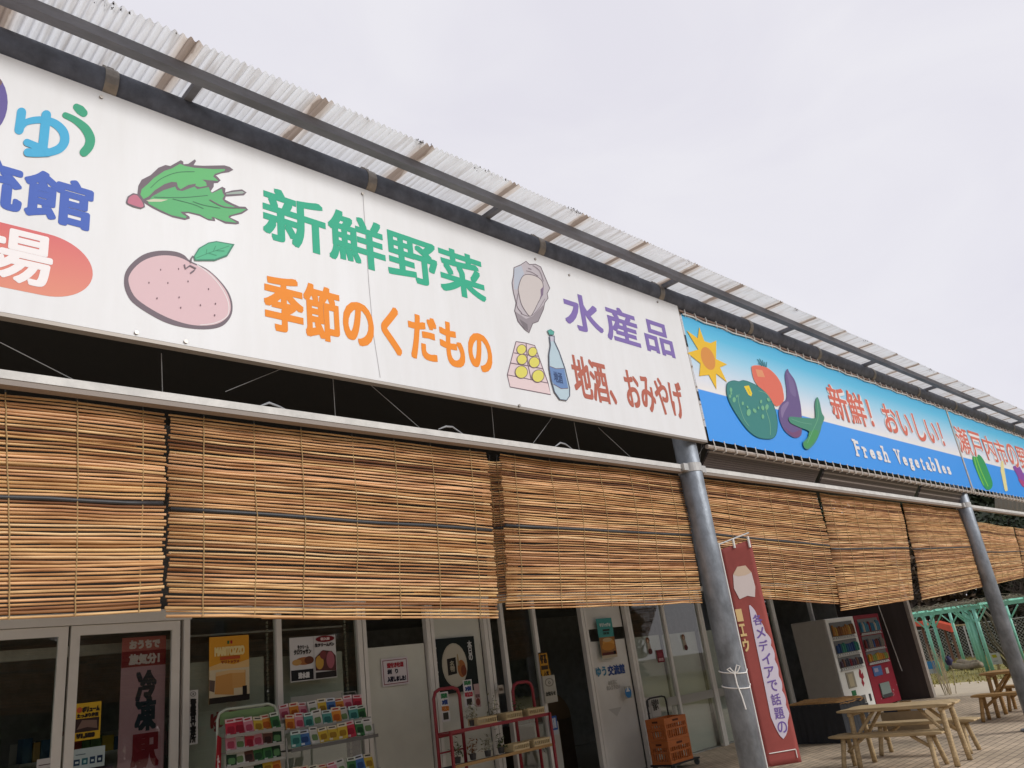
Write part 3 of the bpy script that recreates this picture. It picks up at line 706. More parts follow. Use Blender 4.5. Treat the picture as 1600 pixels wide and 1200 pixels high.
# ------------------------------------------------------------------ reed blinds
def blind(TL, TR, BL, BR, Y, label, seed, pitch=.018, bow=.03):
    random.seed(seed)
    tl, tr, bl, br = [onY(*q, Y) for q in (TL, TR, BL, BR)]
    if tl.z > 3.1: tl.z = tr.z = 3.243
    t = thing('reed_blind', label, 'reed blind', ((tl.x + tr.x) / 2, Y, tl.z), 'reed blinds hung from the white beam')
    H = tl.z - bl.z; n = int(H / pitch); Wd = tr.x - tl.x
    c = MB(); mid = int(n * .49)
    off = Vector((0, 0, 0))
    def surf(u, v):
        a = tl.lerp(tr, u); b = bl.lerp(br, u); p = a.lerp(b, v)
        p.y += bow * 1.3 * mnoise.noise((u * 2.2 + seed, v * 1.5, seed)) - .02 * sin(pi * v) + .012 * mnoise.noise((u * 7, v * 4, seed + 3))
        p.z += .012 * mnoise.noise((u * 3, v * 6, seed + 9)) * sin(pi * min(1, v * 1.3))
        return p
    jit = [random.gauss(0, .2) for _ in range(n)]
    for i in range(n):
        if i == mid: continue
        v = (i + .5) / n
        e0 = -random.uniform(0, .018) / Wd; e1 = 1 + random.uniform(0, .018) / Wd
        r0 = pitch * random.uniform(.30, .44)
        tilt = random.gauss(0, .09) / n
        seg = max(6, int(Wd / .28)); pts = []; rr = []
        ph = random.uniform(0, 10)
        for s in range(seg + 1):
            u = e0 + (e1 - e0) * s / seg
            p = surf(min(max(u, 0), 1), v + tilt * (s / seg - .5) * 2 + (.24 if i % 3 else .5) / n * mnoise.noise((u * 5 + ph, i * .7, seed)))
            p.x += (u - min(max(u, 0), 1)) * Wd
            p.y += .004 * mnoise.noise((u * 4, i, seed + 1.5))
            pts.append(p); rr.append(r0 * (1 + .12 * mnoise.noise((u * 12, i * 3.1, seed))) * (1.1 - .2 * s / seg if i % 2 else .9 + .2 * s / seg))
        c.tube(pts, rr, reedm, 6)
    # a second thin layer of stray stalks
    for i in range(int(n * .35)):
        v = random.random(); u0 = random.uniform(0, .7); u1 = min(1, u0 + random.uniform(.2, .5))
        pts = [surf(u0 + (u1 - u0) * s / 4, v + random.gauss(0, .05) / n) + Vector((0, .012, 0)) for s in range(5)]
        c.tube(pts, pitch * random.uniform(.25, .4), reedm, 5)
    c.build('reed_mat', t, smooth=True)
    c = MB(); v = (mid + .5) / n
    c.tube([surf(u / 8, v) for u in range(9)], .0125, battenm, 7); c.build('batten', t, smooth=True)
    c = MB(); ns = max(5, int(Wd / .31))
    for k in range(ns):
        u = (k + .35 + random.uniform(0, .3)) / ns
        c.tube([surf(u + .003 * mnoise.noise((v9 * .7, k, seed)), v9 / 24) + Vector((.004 * mnoise.noise((v9, k, 2)), -.009, 0)) for v9 in range(25)], .0028, stringm, 4)
        c.tube([surf(u, 0) + Vector((0, -.005, 0)), surf(u, 0) + Vector((0, -.02, .045))], .004, black, 5)
    c.build('binding', t)
    return t
YR = 4.03
blind((-330, 545), (256, 636), (-300, 985), (246, 957), YR, 'straw reed blind leftmost under the white sign, cut by the photo edge', 11)
blind((268, 639), (757, 706), (262, 965), (775, 968), YR, 'straw reed blind above the posters, second from the left with a dark batten', 12)
blind((783, 709), (1062, 747), (793, 953), (1093, 944), YR, 'straw reed blind left of the pipe column and above the open door', 13)
blind((1085, 748), (1277, 782), (1105, 930), (1312, 945), YR, 'reed blind right behind the red pennant and the pipe column', 14)
blind((1285, 784), (1408, 797), (1312, 955), (1428, 937), YR, 'reed blind above the white vending machine', 15)
blind((1414, 798), (1508, 813), (1441, 938), (1536, 917), YR, 'reed blind left of the second pipe column', 16)
blind((1521, 815), (1582, 824), (1541, 916), (1598, 903), YR, 'reed blind just right of the second pipe column', 17)
blind((1585, 824), (1640, 832), (1600, 903), (1650, 896), YR, 'reed blind cut by the right edge of the photo', 18)
blind((752, 738), (800, 745), (765, 945), (806, 940), 4.2, 'narrow shaded reed blind behind the gap of two blinds', 19)
random.seed(21)

# ------------------------------------------------------------------ shop building
YF = 9.0
bld = thing('shop_building', 'single storey shop front with grey aluminium sashes and glass doors', 'building', (8, YF, 0))
c = MB()
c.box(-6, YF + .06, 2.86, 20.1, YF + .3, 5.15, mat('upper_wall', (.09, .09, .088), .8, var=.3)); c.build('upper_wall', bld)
c = MB(); c.box(-6, 13.5, 0, 20.1, 13.6, 2.86, darkwall); c.box(-6.1, YF + .3, 0, -6, 13.5, 2.86, darkwall); c.box(20.1, YF + .3, 0, 20.2, 13.5, 2.86, darkwall); c.build('inner_wall', bld)
c = MB(); c.box(-6, YF + .3, 2.86, 20.1, 13.5, 2.92, darkwall); c.build('inner_ceiling', bld)
c = MB(); c.box(-6, YF + .06, .0, 20.1, 13.5, .01, mat('shop_floor', (.38, .37, .34), .5)); c.build('shop_floor', bld)
c = MB(); c.box(-6, YF - .04, 2.74, 3.74, YF + .06, 2.86, alum); c.box(3.74, YF - .03, 2.77, 20.1, YF + .06, 2.86, alum); c.build('header', bld)
c = MB(); c.box(20.15, 7.62, 0, 20.28, YF + .3, 3.3, brownwall); c.box(20.1, 7.54, 0, 20.24, 7.62, 3.3, mat('wall_end_trim', (.42, .37, .32), .6, var=.3)); c.build('end_wall', bld)
c = MB(); c.tube([(20.10, 8.3, 3.2), (20.12, 8.1, .62)], .012, rope, 6); c.build('wall_cord', bld)
def leafdoor(x0, x1):
    d = MB(); z1 = 2.735; y0, y1 = YF - .02, YF + .03
    d.box(x0, y0, .0, x0 + .085, y1, z1, alum); d.box(x1 - .085, y0, 0, x1, y1, z1, alum)
    d.box(x0 + .085, y0, z1 - .095, x1 - .085, y1, z1, alum); d.box(x0 + .085, y0, 0, x1 - .085, y1, .12, alum)
    o = d.build('door', bld)
    g = MB(); g.box(x0 + .085, YF, .12, x1 - .085, YF + .006, z1 - .095, glassm); g.build('pane', o)
    return o
leafdoor(-.1, 1.35); leafdoor(1.35, 2.51); leafdoor(2.535, 3.62)
def mull(x, w=.065, z1=2.77, twin=False):
    m = MB(); m.box(x - w / 2, YF - .035, 0, x + w / 2, YF + .05, z1, alum)
    if twin:
        m.box(x + w / 2, YF - .015, 0, x + w / 2 + .015, YF + .05, z1, alumd); m.box(x + w / 2 + .015, YF - .03, 0, x + w / 2 + .07, YF + .05, z1, alum)
    return m.build('mullion', bld)
for x, tw in ((3.69, 0), (4.78, 0), (5.90, 1), (7.00, 1), (8.05, 1), (8.40, 0), (9.08, 0), (10.20, 1), (11.36, 1), (12.44, 0), (13.60, 1), (14.7, 0), (16.4, 1), (18.2, 0)): mull(x, twin=bool(tw))
def pane(x0, x1, z0=.05, z1=2.76):
    g = MB(); g.box(x0, YF, z0, x1, YF + .006, z1, glassm); return g.build('window', bld)
for a, b in ((3.73, 4.74), (4.82, 5.86), (8.44, 9.04), (11.46, 12.40), (12.48, 13.56), (13.7, 14.66), (14.74, 16.36)): pane(a, b)
def bd(x0, x1, z0, z1, m=grayp, y=9.13): c = MB(); c.box(x0, y, z0, x1, y + .03, z1, m); c.build('backing_board', bld)
bd(3.74, 4.66, .02, 2.29); bd(4.84, 5.72, .02, 2.27)
bd(6.02, 6.94, .02, 2.27, grayp, 9.02); bd(7.10, 8.00, .02, 2.72, grayp, 9.05)
bd(10.30, 11.30, .02, 2.05, grayp2, 9.06); bd(10.30, 11.30, 2.25, 2.72, grayp2, 9.06)
bd(11.48, 12.39, .02, 2.05, grayp2); bd(12.49, 13.55, .02, 2.04, grayp2); bd(13.70, 14.6, .02, 2.03, grayp2)
for x0, x1, y, z in ((12.10, 12.42, 8.985, .85), (12.48, 13.58, 8.99, .84), (13.7, 14.3, 8.99, .83)): c = MB(); c.box(x0, y, z, x1, y + .006, z + .14, pm('b5b2a8', .95)); c.build('glass_band', bld)
c = MB(); c.box(4.92, 8.992, 1.72, 5.62, 8.998, 1.80, pm('b9b8ae', .95)); c.build('glass_band', bld)
c = MB(); 
for i in range(40): c.tube([(4.70, 9.12, .9 + i * .045), (4.71, 9.12, .93 + i * .045)], .014, mat('blind_chain', (.32, .31, .25), .6), 6); c.tube([(5.77, 9.12, .9 + i * .045), (5.78, 9.12, .93 + i * .045)], .014, MATS['blind_chain'], 6)
c.build('chain', bld)
# door lintel lettering on the glass of the shop door
c = MB(); c.text('ゆう', Vector((10.42, 9.052, 1.50)), EX, EZ, .26, .15, pm('5fa0c0', .8), .006, 0, NF); c.build('door_lettering', bld)
c = MB(); c.text('交流館', Vector((10.72, 9.052, 1.49)), EX, EZ, .45, .16, pm('4560a0', .8), .006, 0, NF); c.build('door_lettering', bld)
c = MB(); c.box(10.33, 9.05, 1.51, 10.39, 9.055, 1.64, pm('c86a40', .8)); c.build('door_emblem', bld)
c = MB(); c.text('お気軽に\nお入り下さい', Vector((10.62, 9.052, 1.27)), EX, EZ, .35, .15, pm('c9c6bd', .9), .003, 0, NF); c.build('door_lettering', bld)
c = MB(); c.poly([(10.58, 9.053, .99), (10.77, 9.053, .86), (10.92, 9.053, .99)], pm('d4d1c8', .95)); c.build('door_emblem', bld)
# pale curtain rail and header inside the glass
a = onY(60, 1013, 9.5); b = onY(60, 1030, 9.5)
c = MB(); c.box(-2, 9.5, b.z, 3.9, 9.56, a.z, whitebeam); c.build('inner_rail', bld)
a = onY(360, 990, 9.3); c = MB(); c.tube([(3.75, 9.3, a.z), (5.85, 9.3, a.z)], .012, whitebeam, 6); c.build('curtain_rod', bld)
c = MB(); c.text('ゆう', Vector((4.02, 9.125, 1.55)), EX, EZ, .32, .2, pm('b04048', .9), .008, 0, NF); c.build('window_lettering', bld)

# ------------------------------------------------------------------ posters and notices on the glass
def poster(name, label, tl, br, Y, base, items, cat='poster', group=None, skew=0.0):
    a = onY(*tl, Y); b = onY(*br, Y); w, h = b.x - a.x, a.z - b.z
    t = MB(); t.box(a.x, Y, b.z, b.x, Y + .004, a.z, pm(base) if isinstance(base, str) else base)
    for k, it in enumerate(items):
        y = Y - .0006 * (k + 1) - .0008
        def q(u, v): return Vector((a.x + u * w, y, b.z + v * h))
        if it[0] == 'r': _, u0, v0, u1, v1, col = it; t.poly([q(u0, v0), q(u1, v0), q(u1, v1), q(u0, v1)], pm(col))
        elif it[0] == 'p': t.poly([q(*p) for p in it[1]], pm(it[2]))
        elif it[0] == 'e': _, u, v, ru, rv, col = it; t.poly([q(u + ru * cos(2 * pi * s / 24), v + rv * sin(2 * pi * s / 24)) for s in range(24)], pm(col))
        elif it[0] == 't':
            _, body, u0, v0, u1, v1, col, bold = it
            t.text(body, q(u0, v0), EX, EZ, (u1 - u0) * w, (v1 - v0) * h, pm(col), bold, 0, NF, line=.8)
    o = t.build(name)
    return tag(o, label, cat, group)
PG = 'posters and notices on the shop front'
YP = 8.985
poster('poster', 'orange MARITOZZO poster with two cream buns on the second window', (327, 996), (390, 1093), YP, 'e2a030', [
    ('r', 0, 0, 1, .09, '2c2520'), ('r', 0, .09, 1, .5, 'd9c9a6'), ('p', [(0, .5), (1, .5), (1, .62), (.6, .56), (.3, .6), (0, .55)], 'e6bf80'), ('p', [(.0, .2), (.12, .17), (.14, .34), (0, .36)], '6a5a50'),
    ('p', [(.13, .14), (.6, .10), (.6, .42), (.52, .47), (.16, .45)], 'd39a54'), ('p', [(.57, .2), (.9, .2), (.9, .46), (.56, .47)], 'd8a35e'), ('p', [(.16, .40), (.52, .43), (.88, .42), (.88, .46), (.52, .48), (.16, .46)], 'e2bd86'),
    ('r', .82, .07, .93, .22, '201a18'), ('r', .44, .88, .49, .93, '2f6a40'), ('r', .52, .88, .57, .93, 'b03030'), ('t', 'MARITOZZO', .12, .70, .88, .84, 'f3dd9a', .006), ('r', .26, .64, .76, .69, 'c25a2c'), ('t', 'マリトッツォ', .28, .58, .74, .63, 'a04a24', .002)], group=PG)
poster('poster', 'white bakery notice pair with croissant photo and red oval on the third window', (452, 997), (527, 1058), YP, 'd8d6d4', [
    ('r', .015, .02, .485, .26, '1d1f24'), ('t', '清水屋', .16, .06, .40, .2, 'e0dedc', .004), ('e', .3, .45, .2, .09, 'a86a3c'), ('e', .14, .43, .1, .07, 'c79a5a'), ('e', .4, .46, .1, .09, '6a3a28'), ('t', '生クリーム', .16, .72, .40, .82, '34302e', .002), ('t', 'クロワッサン', .08, .6, .45, .72, '2a2624', .003),
    ('r', .53, .02, .985, .16, '2a2422'), ('p', [(.53, .2), (.985, .16), (.985, .5), (.9, .62), (.7, .66), (.53, .5)], '5d3634'), ('e', .62, .38, .09, .16, 'c79a44'), ('e', .86, .42, .09, .2, 'a8606a'), ('e', .70, .55, .07, .1, '7a3a3a'), ('t', '生クリームパン', .53, .74, .96, .83, '2a2020', .003),
    ('e', .76, .92, .21, .075, '7c1c22'), ('t', '新入荷', .66, .885, .86, .955, 'e6d0cc', .003), ('r', .495, 0, .51, 1, 'c2c0be')], group=PG)
poster('notice', 'white notice with red frame line and heading on the grey board door', (595, 1030), (640, 1068), 9.0, 'dcd4d6', [
    ('r', .05, .06, .95, .94, '8a5058'), ('r', .075, .09, .925, .91, 'dcd4d6'), ('t', '殻付き牡蠣', .2, .64, .82, .84, 'a8303c', .006), ('t', '剥  り', .2, .42, .6, .6, '30303c', .004), ('t', '入荷しました！', .18, .14, .88, .34, '28283a', .005)], group=PG)
poster('poster', 'black poster with white brush lettering and a round plate of food', (668, 1000), (749, 1077), 8.99, '141f1d', [
    ('e', .52, .50, .27, .40, 'b9b39f'), ('e', .53, .50, .25, .37, 'c4bda9'), ('e', .66, .42, .09, .16, 'a86a3a'), ('e', .70, .38, .06, .10, '7c3f26'), ('p', [(.36, .32), (.55, .34), (.55, .64), (.36, .62)], '241f1c'), ('t', '名\n物', .41, .38, .51, .58, 'b0a890', .002), ('p', [(.58, .48), (.62, .48), (.6, .7), (.58, .68)], 'a08a60'),
    ('t', '本\n日\nの', .83, .55, .93, .92, 'd0d0cc', .003), ('t', 'ご\nほ\nう\nび\n。', .04, .12, .16, .86, 'd6d6d2', .004)], group=PG)
poster('poster', 'teal poster of a golden bun on the shop door, below the third blind', (931, 967), (965, 1026), YP, '4a9a94', [
    ('r', 0, 0, 1, .52, '9c6c3c'), ('r', 0, 0, 1, .07, 'c6b79a'), ('e', .55, .36, .38, .13, 'd49a48'), ('e', .5, .28, .42, .1, 'c58638'), ('r', .05, .07, .95, .14, '5a2a26'), ('e', .5, .45, .3, .05, 'c9ad80'), ('r', .78, .08, .93, .16, '1c1818'), ('t', 'マリトッツォ', .14, .78, .86, .88, 'd9e2dc', .004), ('r', .3, .67, .75, .72, '3b3a38'), ('t', '抹茶', .3, .58, .7, .65, '2e4a44', .002)], group=PG)
poster('notice', 'tall white plate with black vertical police lettering on the door post', (294, 1079), (309, 1162), YP, 'd4d2cd', [
    ('e', .5, .925, .3, .05, '8a8a88'), ('e', .5, .925, .2, .034, 'd4d2cd'), ('e', .5, .925, .1, .018, '6a6a68'), ('t', '警\n察\n官\n立\n寄\n所', .2, .03, .82, .84, '1a1a1a', .004)], cat='notice', group=PG)
poster('notice', 'yellow price notice reading ¥1,500 on the left glass door', (117, 1100), (156, 1153), YP, 'd3ab2e', [
    ('r', .06, .22, .94, .58, '3a2a28'), ('p', [(.12, .3), (.5, .34), (.88, .28), (.85, .5), (.3, .54)], '7a6258'), ('e', .18, .82, .1, .08, 'c05a30'), ('t', 'ボリューム', .28, .74, .94, .9, '2b2420', .004), ('t', 'たっぷり弁当', .1, .6, .9, .72, '2b2420', .003), ('t', '¥1,500', .1, .04, .8, .19, '2b2018', .006)], group=PG)
poster('notice', 'pale blue sticker with four small payment symbols low on the left glass door', (113, 1172), (163, 1196), YP, 'b4c4c4', [
    ('r', .06, .2, .24, .5, '24405c'), ('r', .3, .2, .48, .52, '2d6470'), ('r', .54, .2, .7, .54, '24405c'), ('r', .76, .2, .93, .55, '1f3350'), ('r', .1, .3, .2, .4, 'c0d0d0'), ('r', .35, .28, .43, .42, '9cc4c0'), ('r', .58, .3, .66, .4, 'c0d0d0'), ('r', .8, .3, .88, .42, 'c0d0d0'), ('r', .1, .7, .4, .74, '50606a')], cat='sticker', group=PG)
poster('notice', 'small white paper at the bottom of the leftmost glass door', (58, 1187), (84, 1220), YP, 'c9c6c2', [
    ('r', .1, .72, .9, .76, '5a4a4a'), ('r', .1, .55, .8, .58, '6a6a6a'), ('r', .1, .45, .85, .48, '6a6a6a')], group=PG)
poster('notice', 'yellow and black sale notice on the sash beside the open door', (841, 1020), (859, 1054), 8.95, '2a2218', [
    ('r', 0, .05, 1, .95, 'c08a28'), ('t', 'おす\nすめ', .1, .5, .9, .92, '2a1c10', .006), ('r', .1, .1, .9, .42, '3a2c1c')], group=PG)
poster('notice', 'small amber label below the black and yellow sale notice', (846, 1047), (861, 1057), 8.94, 'b98a2c', [('t', '人気', .2, .2, .8, .8, '2a1c10', .003)], cat='label', group=PG)
poster('notice', 'white paper with round seal and lettering beside the open door', (847, 1057), (872, 1096), 8.93, 'bab6a8', [
    ('e', .5, .75, .36, .16, '8c887c'), ('e', .5, .75, .28, .12, 'bab6a8'), ('t', '心', .4, .68, .6, .82, '6c685e', .002), ('t', 'お知らせ', .1, .25, .9, .42, '4a483f', .004)], group=PG)
poster('notice', 'blue and white narrow notice low beside the open door', (858, 1120), (873, 1147), 8.93, '2f5ea8', [
    ('r', 0, 0, 1, .25, 'c4ccd0'), ('t', '営業\n時間', .15, .35, .85, .9, 'cdd6e2', .003)], group=PG)
poster('sticker', 'light blue round sticker with white cone on the shop door edge', (975, 1073), (988, 1090), 8.96, 'b0b0a6', [
    ('e', .5, .45, .5, .42, '3f86c0'), ('p', [(.2, .55), (.8, .55), (.5, 1)], 'd8dcdc')], cat='sticker', group=PG)
poster('sticker', 'dark red square sticker on the grey glass between two doll cut-outs', (1025, 1016), (1039, 1034), YP, '7a2430', [('r', .2, .45, .8, .75, '8f3440'), ('t', '禁煙', .15, .1, .85, .35, 'c9a0a0', .002)], cat='sticker', group=PG)
for tl, lab in (((1008, 998), 'brown doll-shaped sticker left of the dark red sticker'), ((1064, 993), 'brown doll-shaped sticker right of the dark red sticker')):
    a = onY(*tl, YP); t = MB()
    def el(cx, cz, rx, rz, m, y): t.poly([(a.x + cx + rx * cos(2 * pi * s / 16), y, a.z + cz + rz * sin(2 * pi * s / 16)) for s in range(16)], m)
    t.prism([(a.x + .02, YP - .001, a.z - .06), (a.x + .10, YP - .001, a.z - .06), (a.x + .13, YP - .001, a.z - .2), (a.x + .03, YP - .001, a.z - .2)], (0, .004, 0), pm('a89a88'))
    el(.06, -.03, .055, .05, pm('7a4a34'), YP - .0015); el(.06, -.045, .03, .03, pm('b59a80'), YP - .0022); el(.085, -.22, .06, .05, pm('5e3030'), YP - .0015)
    tag(t.build('doll_sticker'), lab, 'sticker', PG)
# pink frozen-lunch banner behind the left door
t = MB(); a = onY(191, 1000, 9.12); b = onY(258, 1215, 9.12)
PINK, PT = pm('d8a8b4', .95), pm('b03040', .9)
x0, x1 = a.x, b.x - .02; t.box(x0, 9.12, .75, x1, 9.124, 2.60, PINK)
t.poly([(x0, 9.1185, 2.30), (x1, 9.1185, 2.30), (x1, 9.1185, 2.46), (x0, 9.1185, 2.46)], pm('962833', .95))
t.poly([(x0, 9.1186, 2.46), (x1, 9.1186, 2.46), (x1, 9.1186, 2.60), (x0, 9.1186, 2.60)], pm('d0706c', .95))
W = x1 - x0
t.text('旅気分！', Vector((x0 + W * .16, 9.117, 2.32)), EX, EZ, W * .7, .11, pm('e8d6d4'), .006, 0, NF)
t.text('おうちで', Vector((x0 + W * .16, 9.117, 2.48)), EX, EZ, W * .7, .09, pm('f0dcd8'), .006, 0, NF)
t.text('冷\n凍', Vector((x0 + W * .33, 9.117, 1.66)), EX, EZ, W * .48, .60, pm('2a3644'), .012, 0, NF, line=.85)
t.text('駅', Vector((x0 + W * .27, 9.117, 1.31)), EX, EZ, W * .62, .33, pm('8c2230'), .014, 0, NF)
t.text('弁\n当', Vector((x0 + W * .36, 9.117, .78)), EX, EZ, W * .48, .48, pm('2a3644'), .012, 0, NF, line=.85)
t.text('電\n子\nレ\nン\nジ', Vector((x0 + W * .1, 9.117, .76)), EX, EZ, W * .14, .48, pm('a83038'), .004, 0, NF, line=.85)
tag(t.build('pennant'), 'pink vertical pennant for frozen station lunches behind the left glass door', 'banner')
poster('notice', 'grey vertical notice strip behind the glass right of the pink pennant', (262, 1118), (272, 1210), 9.12, '454a4c', [('t', 'い\nら\nっ\nし\nゃ\nい', .2, .1, .8, .9, '7c8486', .003)], group=PG)

# ------------------------------------------------------------------ seed racks and their packets
greenf = mat('green_white_tube', (.42, .47, .40), .45); greenb = mat('green_header_board', (.16, .27, .11), .6); wirek = mat('grey_wire_rack', (.30, .30, .28), .5, .4)
ra = thing('seed_rack', 'seed packet rack with a green header board and rounded tube frame', 'rack', (4.05, 8.25, 0))
c = MB(); c.tube([(3.73, 8.3, 0), (3.73, 8.3, 1.67), (3.75, 8.3, 1.73), (3.82, 8.3, 1.76), (4.28, 8.3, 1.76), (4.35, 8.3, 1.73), (4.38, 8.3, 1.66), (4.38, 8.3, 0)], .014, greenf, 8); c.build('frame', ra, smooth=True)
c = MB(); c.box(3.76, 8.305, 1.62, 4.35, 8.315, 1.735, greenb); c.build('header_board', ra)
for z in (1.5, 1.36, 1.22, 1.08, .94, .8):
    c = MB(); c.box(3.75, 8.16, z - .008, 4.37, 8.30, z, wirek); c.box(3.75, 8.15, z - .01, 4.37, 8.156, z + .02, wirek); c.build('shelf', ra)
for x in (3.78, 4.34): c = MB(); c.box(x - .05, 8.2, 0, x + .05, 8.42, .03, wirek); c.build('foot', ra)
c = MB(); c.prism([(3.66, 8.22, .9), (3.735, 8.25, .95), (3.75, 8.25, 1.5), (3.70, 8.22, 1.53)], (0, .02, 0), pm('c0303c', .9)); c.text('た\nね', Vector((3.685, 8.215, 1.05)), EX, EZ, .035, .3, pm('e0c8c8'), .003, 0, NF); c.build('side_sign', ra)
rb = thing('seed_rack', 'grey wire seed rack right of the green-headed one, crowded with packets', 'rack', (4.95, 8.3, 0))
c = MB()
for x in (4.42, 5.50):
    c = MB(); c.tube([(x, 8.42, 0), (x, 8.42, 1.62)], .013, wirek, 6); c.bar((x, 8.12, .03), (x, 8.44, .03), .03, .03, wirek)
    c.tube([(x, 8.12, .04), (x, 8.16, .9), (x, 8.2, 1.4)], .010, wirek, 6); c.build('side_frame', rb)
c = MB()
c.tube([(5.25, 8.42, 1.6), (5.25, 8.42, 1.77), (5.43, 8.42, 1.77), (5.48, 8.42, 1.6)], .006, wirek, 6); c.build('wire_hoop', rb)
for z in (1.28, .93, .62):
    c = MB(); c.box(4.43, 8.12, z - .012, 5.5, 8.42, z, mat('rack_shelf', (.10, .10, .095), .5)); c.box(4.43, 8.112, z - .02, 5.5, 8.118, z + .015, MATS['rack_shelf']); c.build('shelf', rb)
for z, y in ((1.45, 8.24), (1.55, 8.34)): c = MB(); c.box(4.43, y, z - .006, 5.5, y + .006, z + .03, wirek); c.build('ledge', rb)
PK = {'red': ('c8384c', 'a02038', 'e6c4c8'), 'pink': ('d890a0', 'b04860', 'ecdadc'), 'yellow': ('d8b840', 'a07a20', 'ebe3cc'), 'orange': ('dd9038', 'b35a18', 'eedcc4'), 'green': ('3f7a46', '1f4a2c', 'd8e0d4'),
      'dark green': ('24402c', '5c8a58', 'cdd4c8'), 'white': ('cfcfc8', '6d8a5a', 'e4e2dc'), 'blue': ('4a78b4', '2a4a80', 'd8e0ea'), 'teal': ('58a098', '2c6a66', 'd6e6e2'), 'brown': ('6e4a40', '3c2824', 'd8ccc4'), 'purple': ('7a5a90', '4c2f66', 'ddd4e2')}
PKM = {}
def packet_mesh(cn):
    if cn in PKM: return PKM[cn]
    b, d, h = [pm(q, .9) for q in PK[cn]]; t = MB()
    t.box(-.05, -.004, 0, .05, .004, .155, b); y = -.0052
    t.poly([(-.05, y, .118), (.05, y, .118), (.05, y, .155), (-.05, y, .155)], h)
    t.poly([(.036 * cos(2 * pi * s / 14), y - .0006, .058 + .04 * sin(2 * pi * s / 14) * (1 + .3 * cos(4 * pi * s / 14))) for s in range(14)], d)
    t.poly([(-.035, y - .0008, .13), (.03, y - .0008, .13), (.03, y - .0008, .144), (-.035, y - .0008, .144)], pm('4a4440', .9) if cn not in ('red', 'pink', 'orange') else pm('b03038', .9))
    t.poly([(-.045, y - .0009, .008), (-.01, y - .0009, .008), (-.01, y - .0009, .028), (-.045, y - .0009, .028)], h)
    me = t.build('seed_packet'); PKM[cn] = me.data; bpy.data.objects.remove(me); return PKM[cn]
ORD = ('first', 'second', 'third', 'fourth', 'fifth', 'sixth', 'seventh', 'eighth', 'ninth')
def packets(rack, rows):
    for rn, x0, x1, y, z, cols in rows:
        n = len(cols)
        for i, cn in enumerate(cols):
            o = bpy.data.objects.new('seed_packet', packet_mesh(cn)); C.objects.link(o)
            o.location = (x0 + (x1 - x0) * (i + .5) / n, y + random.uniform(-.01, .01), z)
            s = min(1.06, (x1 - x0) / n / .1); o.scale = (s * 1.05, 1, random.uniform(.98, 1.14)); o.rotation_euler = (R(-14 + random.uniform(-6, 6)), R(random.uniform(-5, 5)), R(random.uniform(-10, 10)))
            tag(o, '%s seed packet, %s from left in %s row of the %s' % (cn, ORD[i], rn, rack), 'seed packet', 'seed packets on the ' + rack)
packets('green-headed seed rack', [
    ('top', 3.77, 4.36, 8.19, 1.5, ('red', 'red', 'pink', 'yellow', 'orange', 'green')), ('second', 3.77, 4.36, 8.19, 1.36, ('pink', 'white', 'red', 'pink', 'brown', 'dark green')),
    ('third', 3.77, 4.36, 8.19, 1.22, ('dark green', 'white', 'brown', 'green', 'green', 'dark green')), ('fourth', 3.77, 4.36, 8.19, 1.08, ('white', 'dark green', 'white', 'dark green', 'yellow', 'orange')),
    ('fifth', 3.77, 4.36, 8.19, .94, ('yellow', 'white', 'dark green', 'white', 'teal', 'white')), ('bottom', 3.77, 4.36, 8.19, .80, ('green', 'white', 'yellow', 'dark green', 'blue', 'pink'))])
packets('wire seed rack', [
    ('back', 4.46, 5.48, 8.38, 1.57, ('pink', 'orange', 'pink', 'white', 'yellow', 'blue', 'orange', 'pink', 'red')), ('middle', 4.46, 5.48, 8.28, 1.46, ('orange', 'pink', 'teal', 'white', 'teal', 'orange', 'white', 'teal', 'green')),
    ('front', 4.46, 5.48, 8.17, 1.30, ('teal', 'blue', 'white', 'yellow', 'yellow', 'yellow', 'red', 'green', 'white')), ('lower', 4.46, 5.48, 8.2, .94, ('orange', 'orange', 'yellow', 'orange', 'pink', 'white', 'green', 'blue', 'yellow')),
    ('lowest', 4.46, 5.48, 8.2, .63, ('blue', 'teal', 'blue', 'purple', 'orange', 'pink', 'pink', 'green', 'red'))])

# ------------------------------------------------------------------ red display rack with baskets and price cards
rr = thing('display_rack', 'red tube display rack with cream baskets in front of the shop windows', 'rack', (7.4, 8.4, 0))
def loop(x0, x1, z1, y):
    return [(x0, y, 0), (x0, y, z1 - .1), (x0 + .03, y, z1 - .03), (x0 + .1, y, z1), (x1 - .1, y, z1), (x1 - .03, y, z1 - .03), (x1, y, z1 - .1), (x1, y, 0)]
def endframe(x, z1):
    c = MB(); c.tube([(x, 8.16, 0), (x, 8.16, z1 - .12), (x, 8.19, z1 - .03), (x, 8.26, z1), (x, 8.48, z1), (x, 8.55, z1 - .03), (x, 8.58, z1 - .12), (x, 8.58, 0)], .021, redp, 10)
    c.tube([(x, 8.16, .92), (x, 8.58, .92)], .012, redp, 8); c.build('end_frame', rr, smooth=True)
c = MB(); c.tube(loop(6.56, 6.98, 1.66, 8.42), .022, redp, 10); c.tube([(6.57, 8.42, 1.13), (6.97, 8.42, 1.13)], .03, redp, 8); c.tube([(6.57, 8.42, .93), (6.97, 8.42, .93)], .010, redp, 8); c.build('end_frame', rr, smooth=True)
c = MB(); c.tube(loop(7.92, 8.30, 1.60, 8.42), .022, redp, 10); c.tube([(7.93, 8.42, 1.2), (8.29, 8.42, 1.2)], .012, redp, 8); c.build('end_frame', rr, smooth=True)
c = MB(); c.box(6.56, 8.16, 1.135, 8.30, 8.18, 1.175, redp); c.box(6.56, 8.17, 1.14, 8.30, 8.42, 1.15, redp); c.build('shelf', rr)
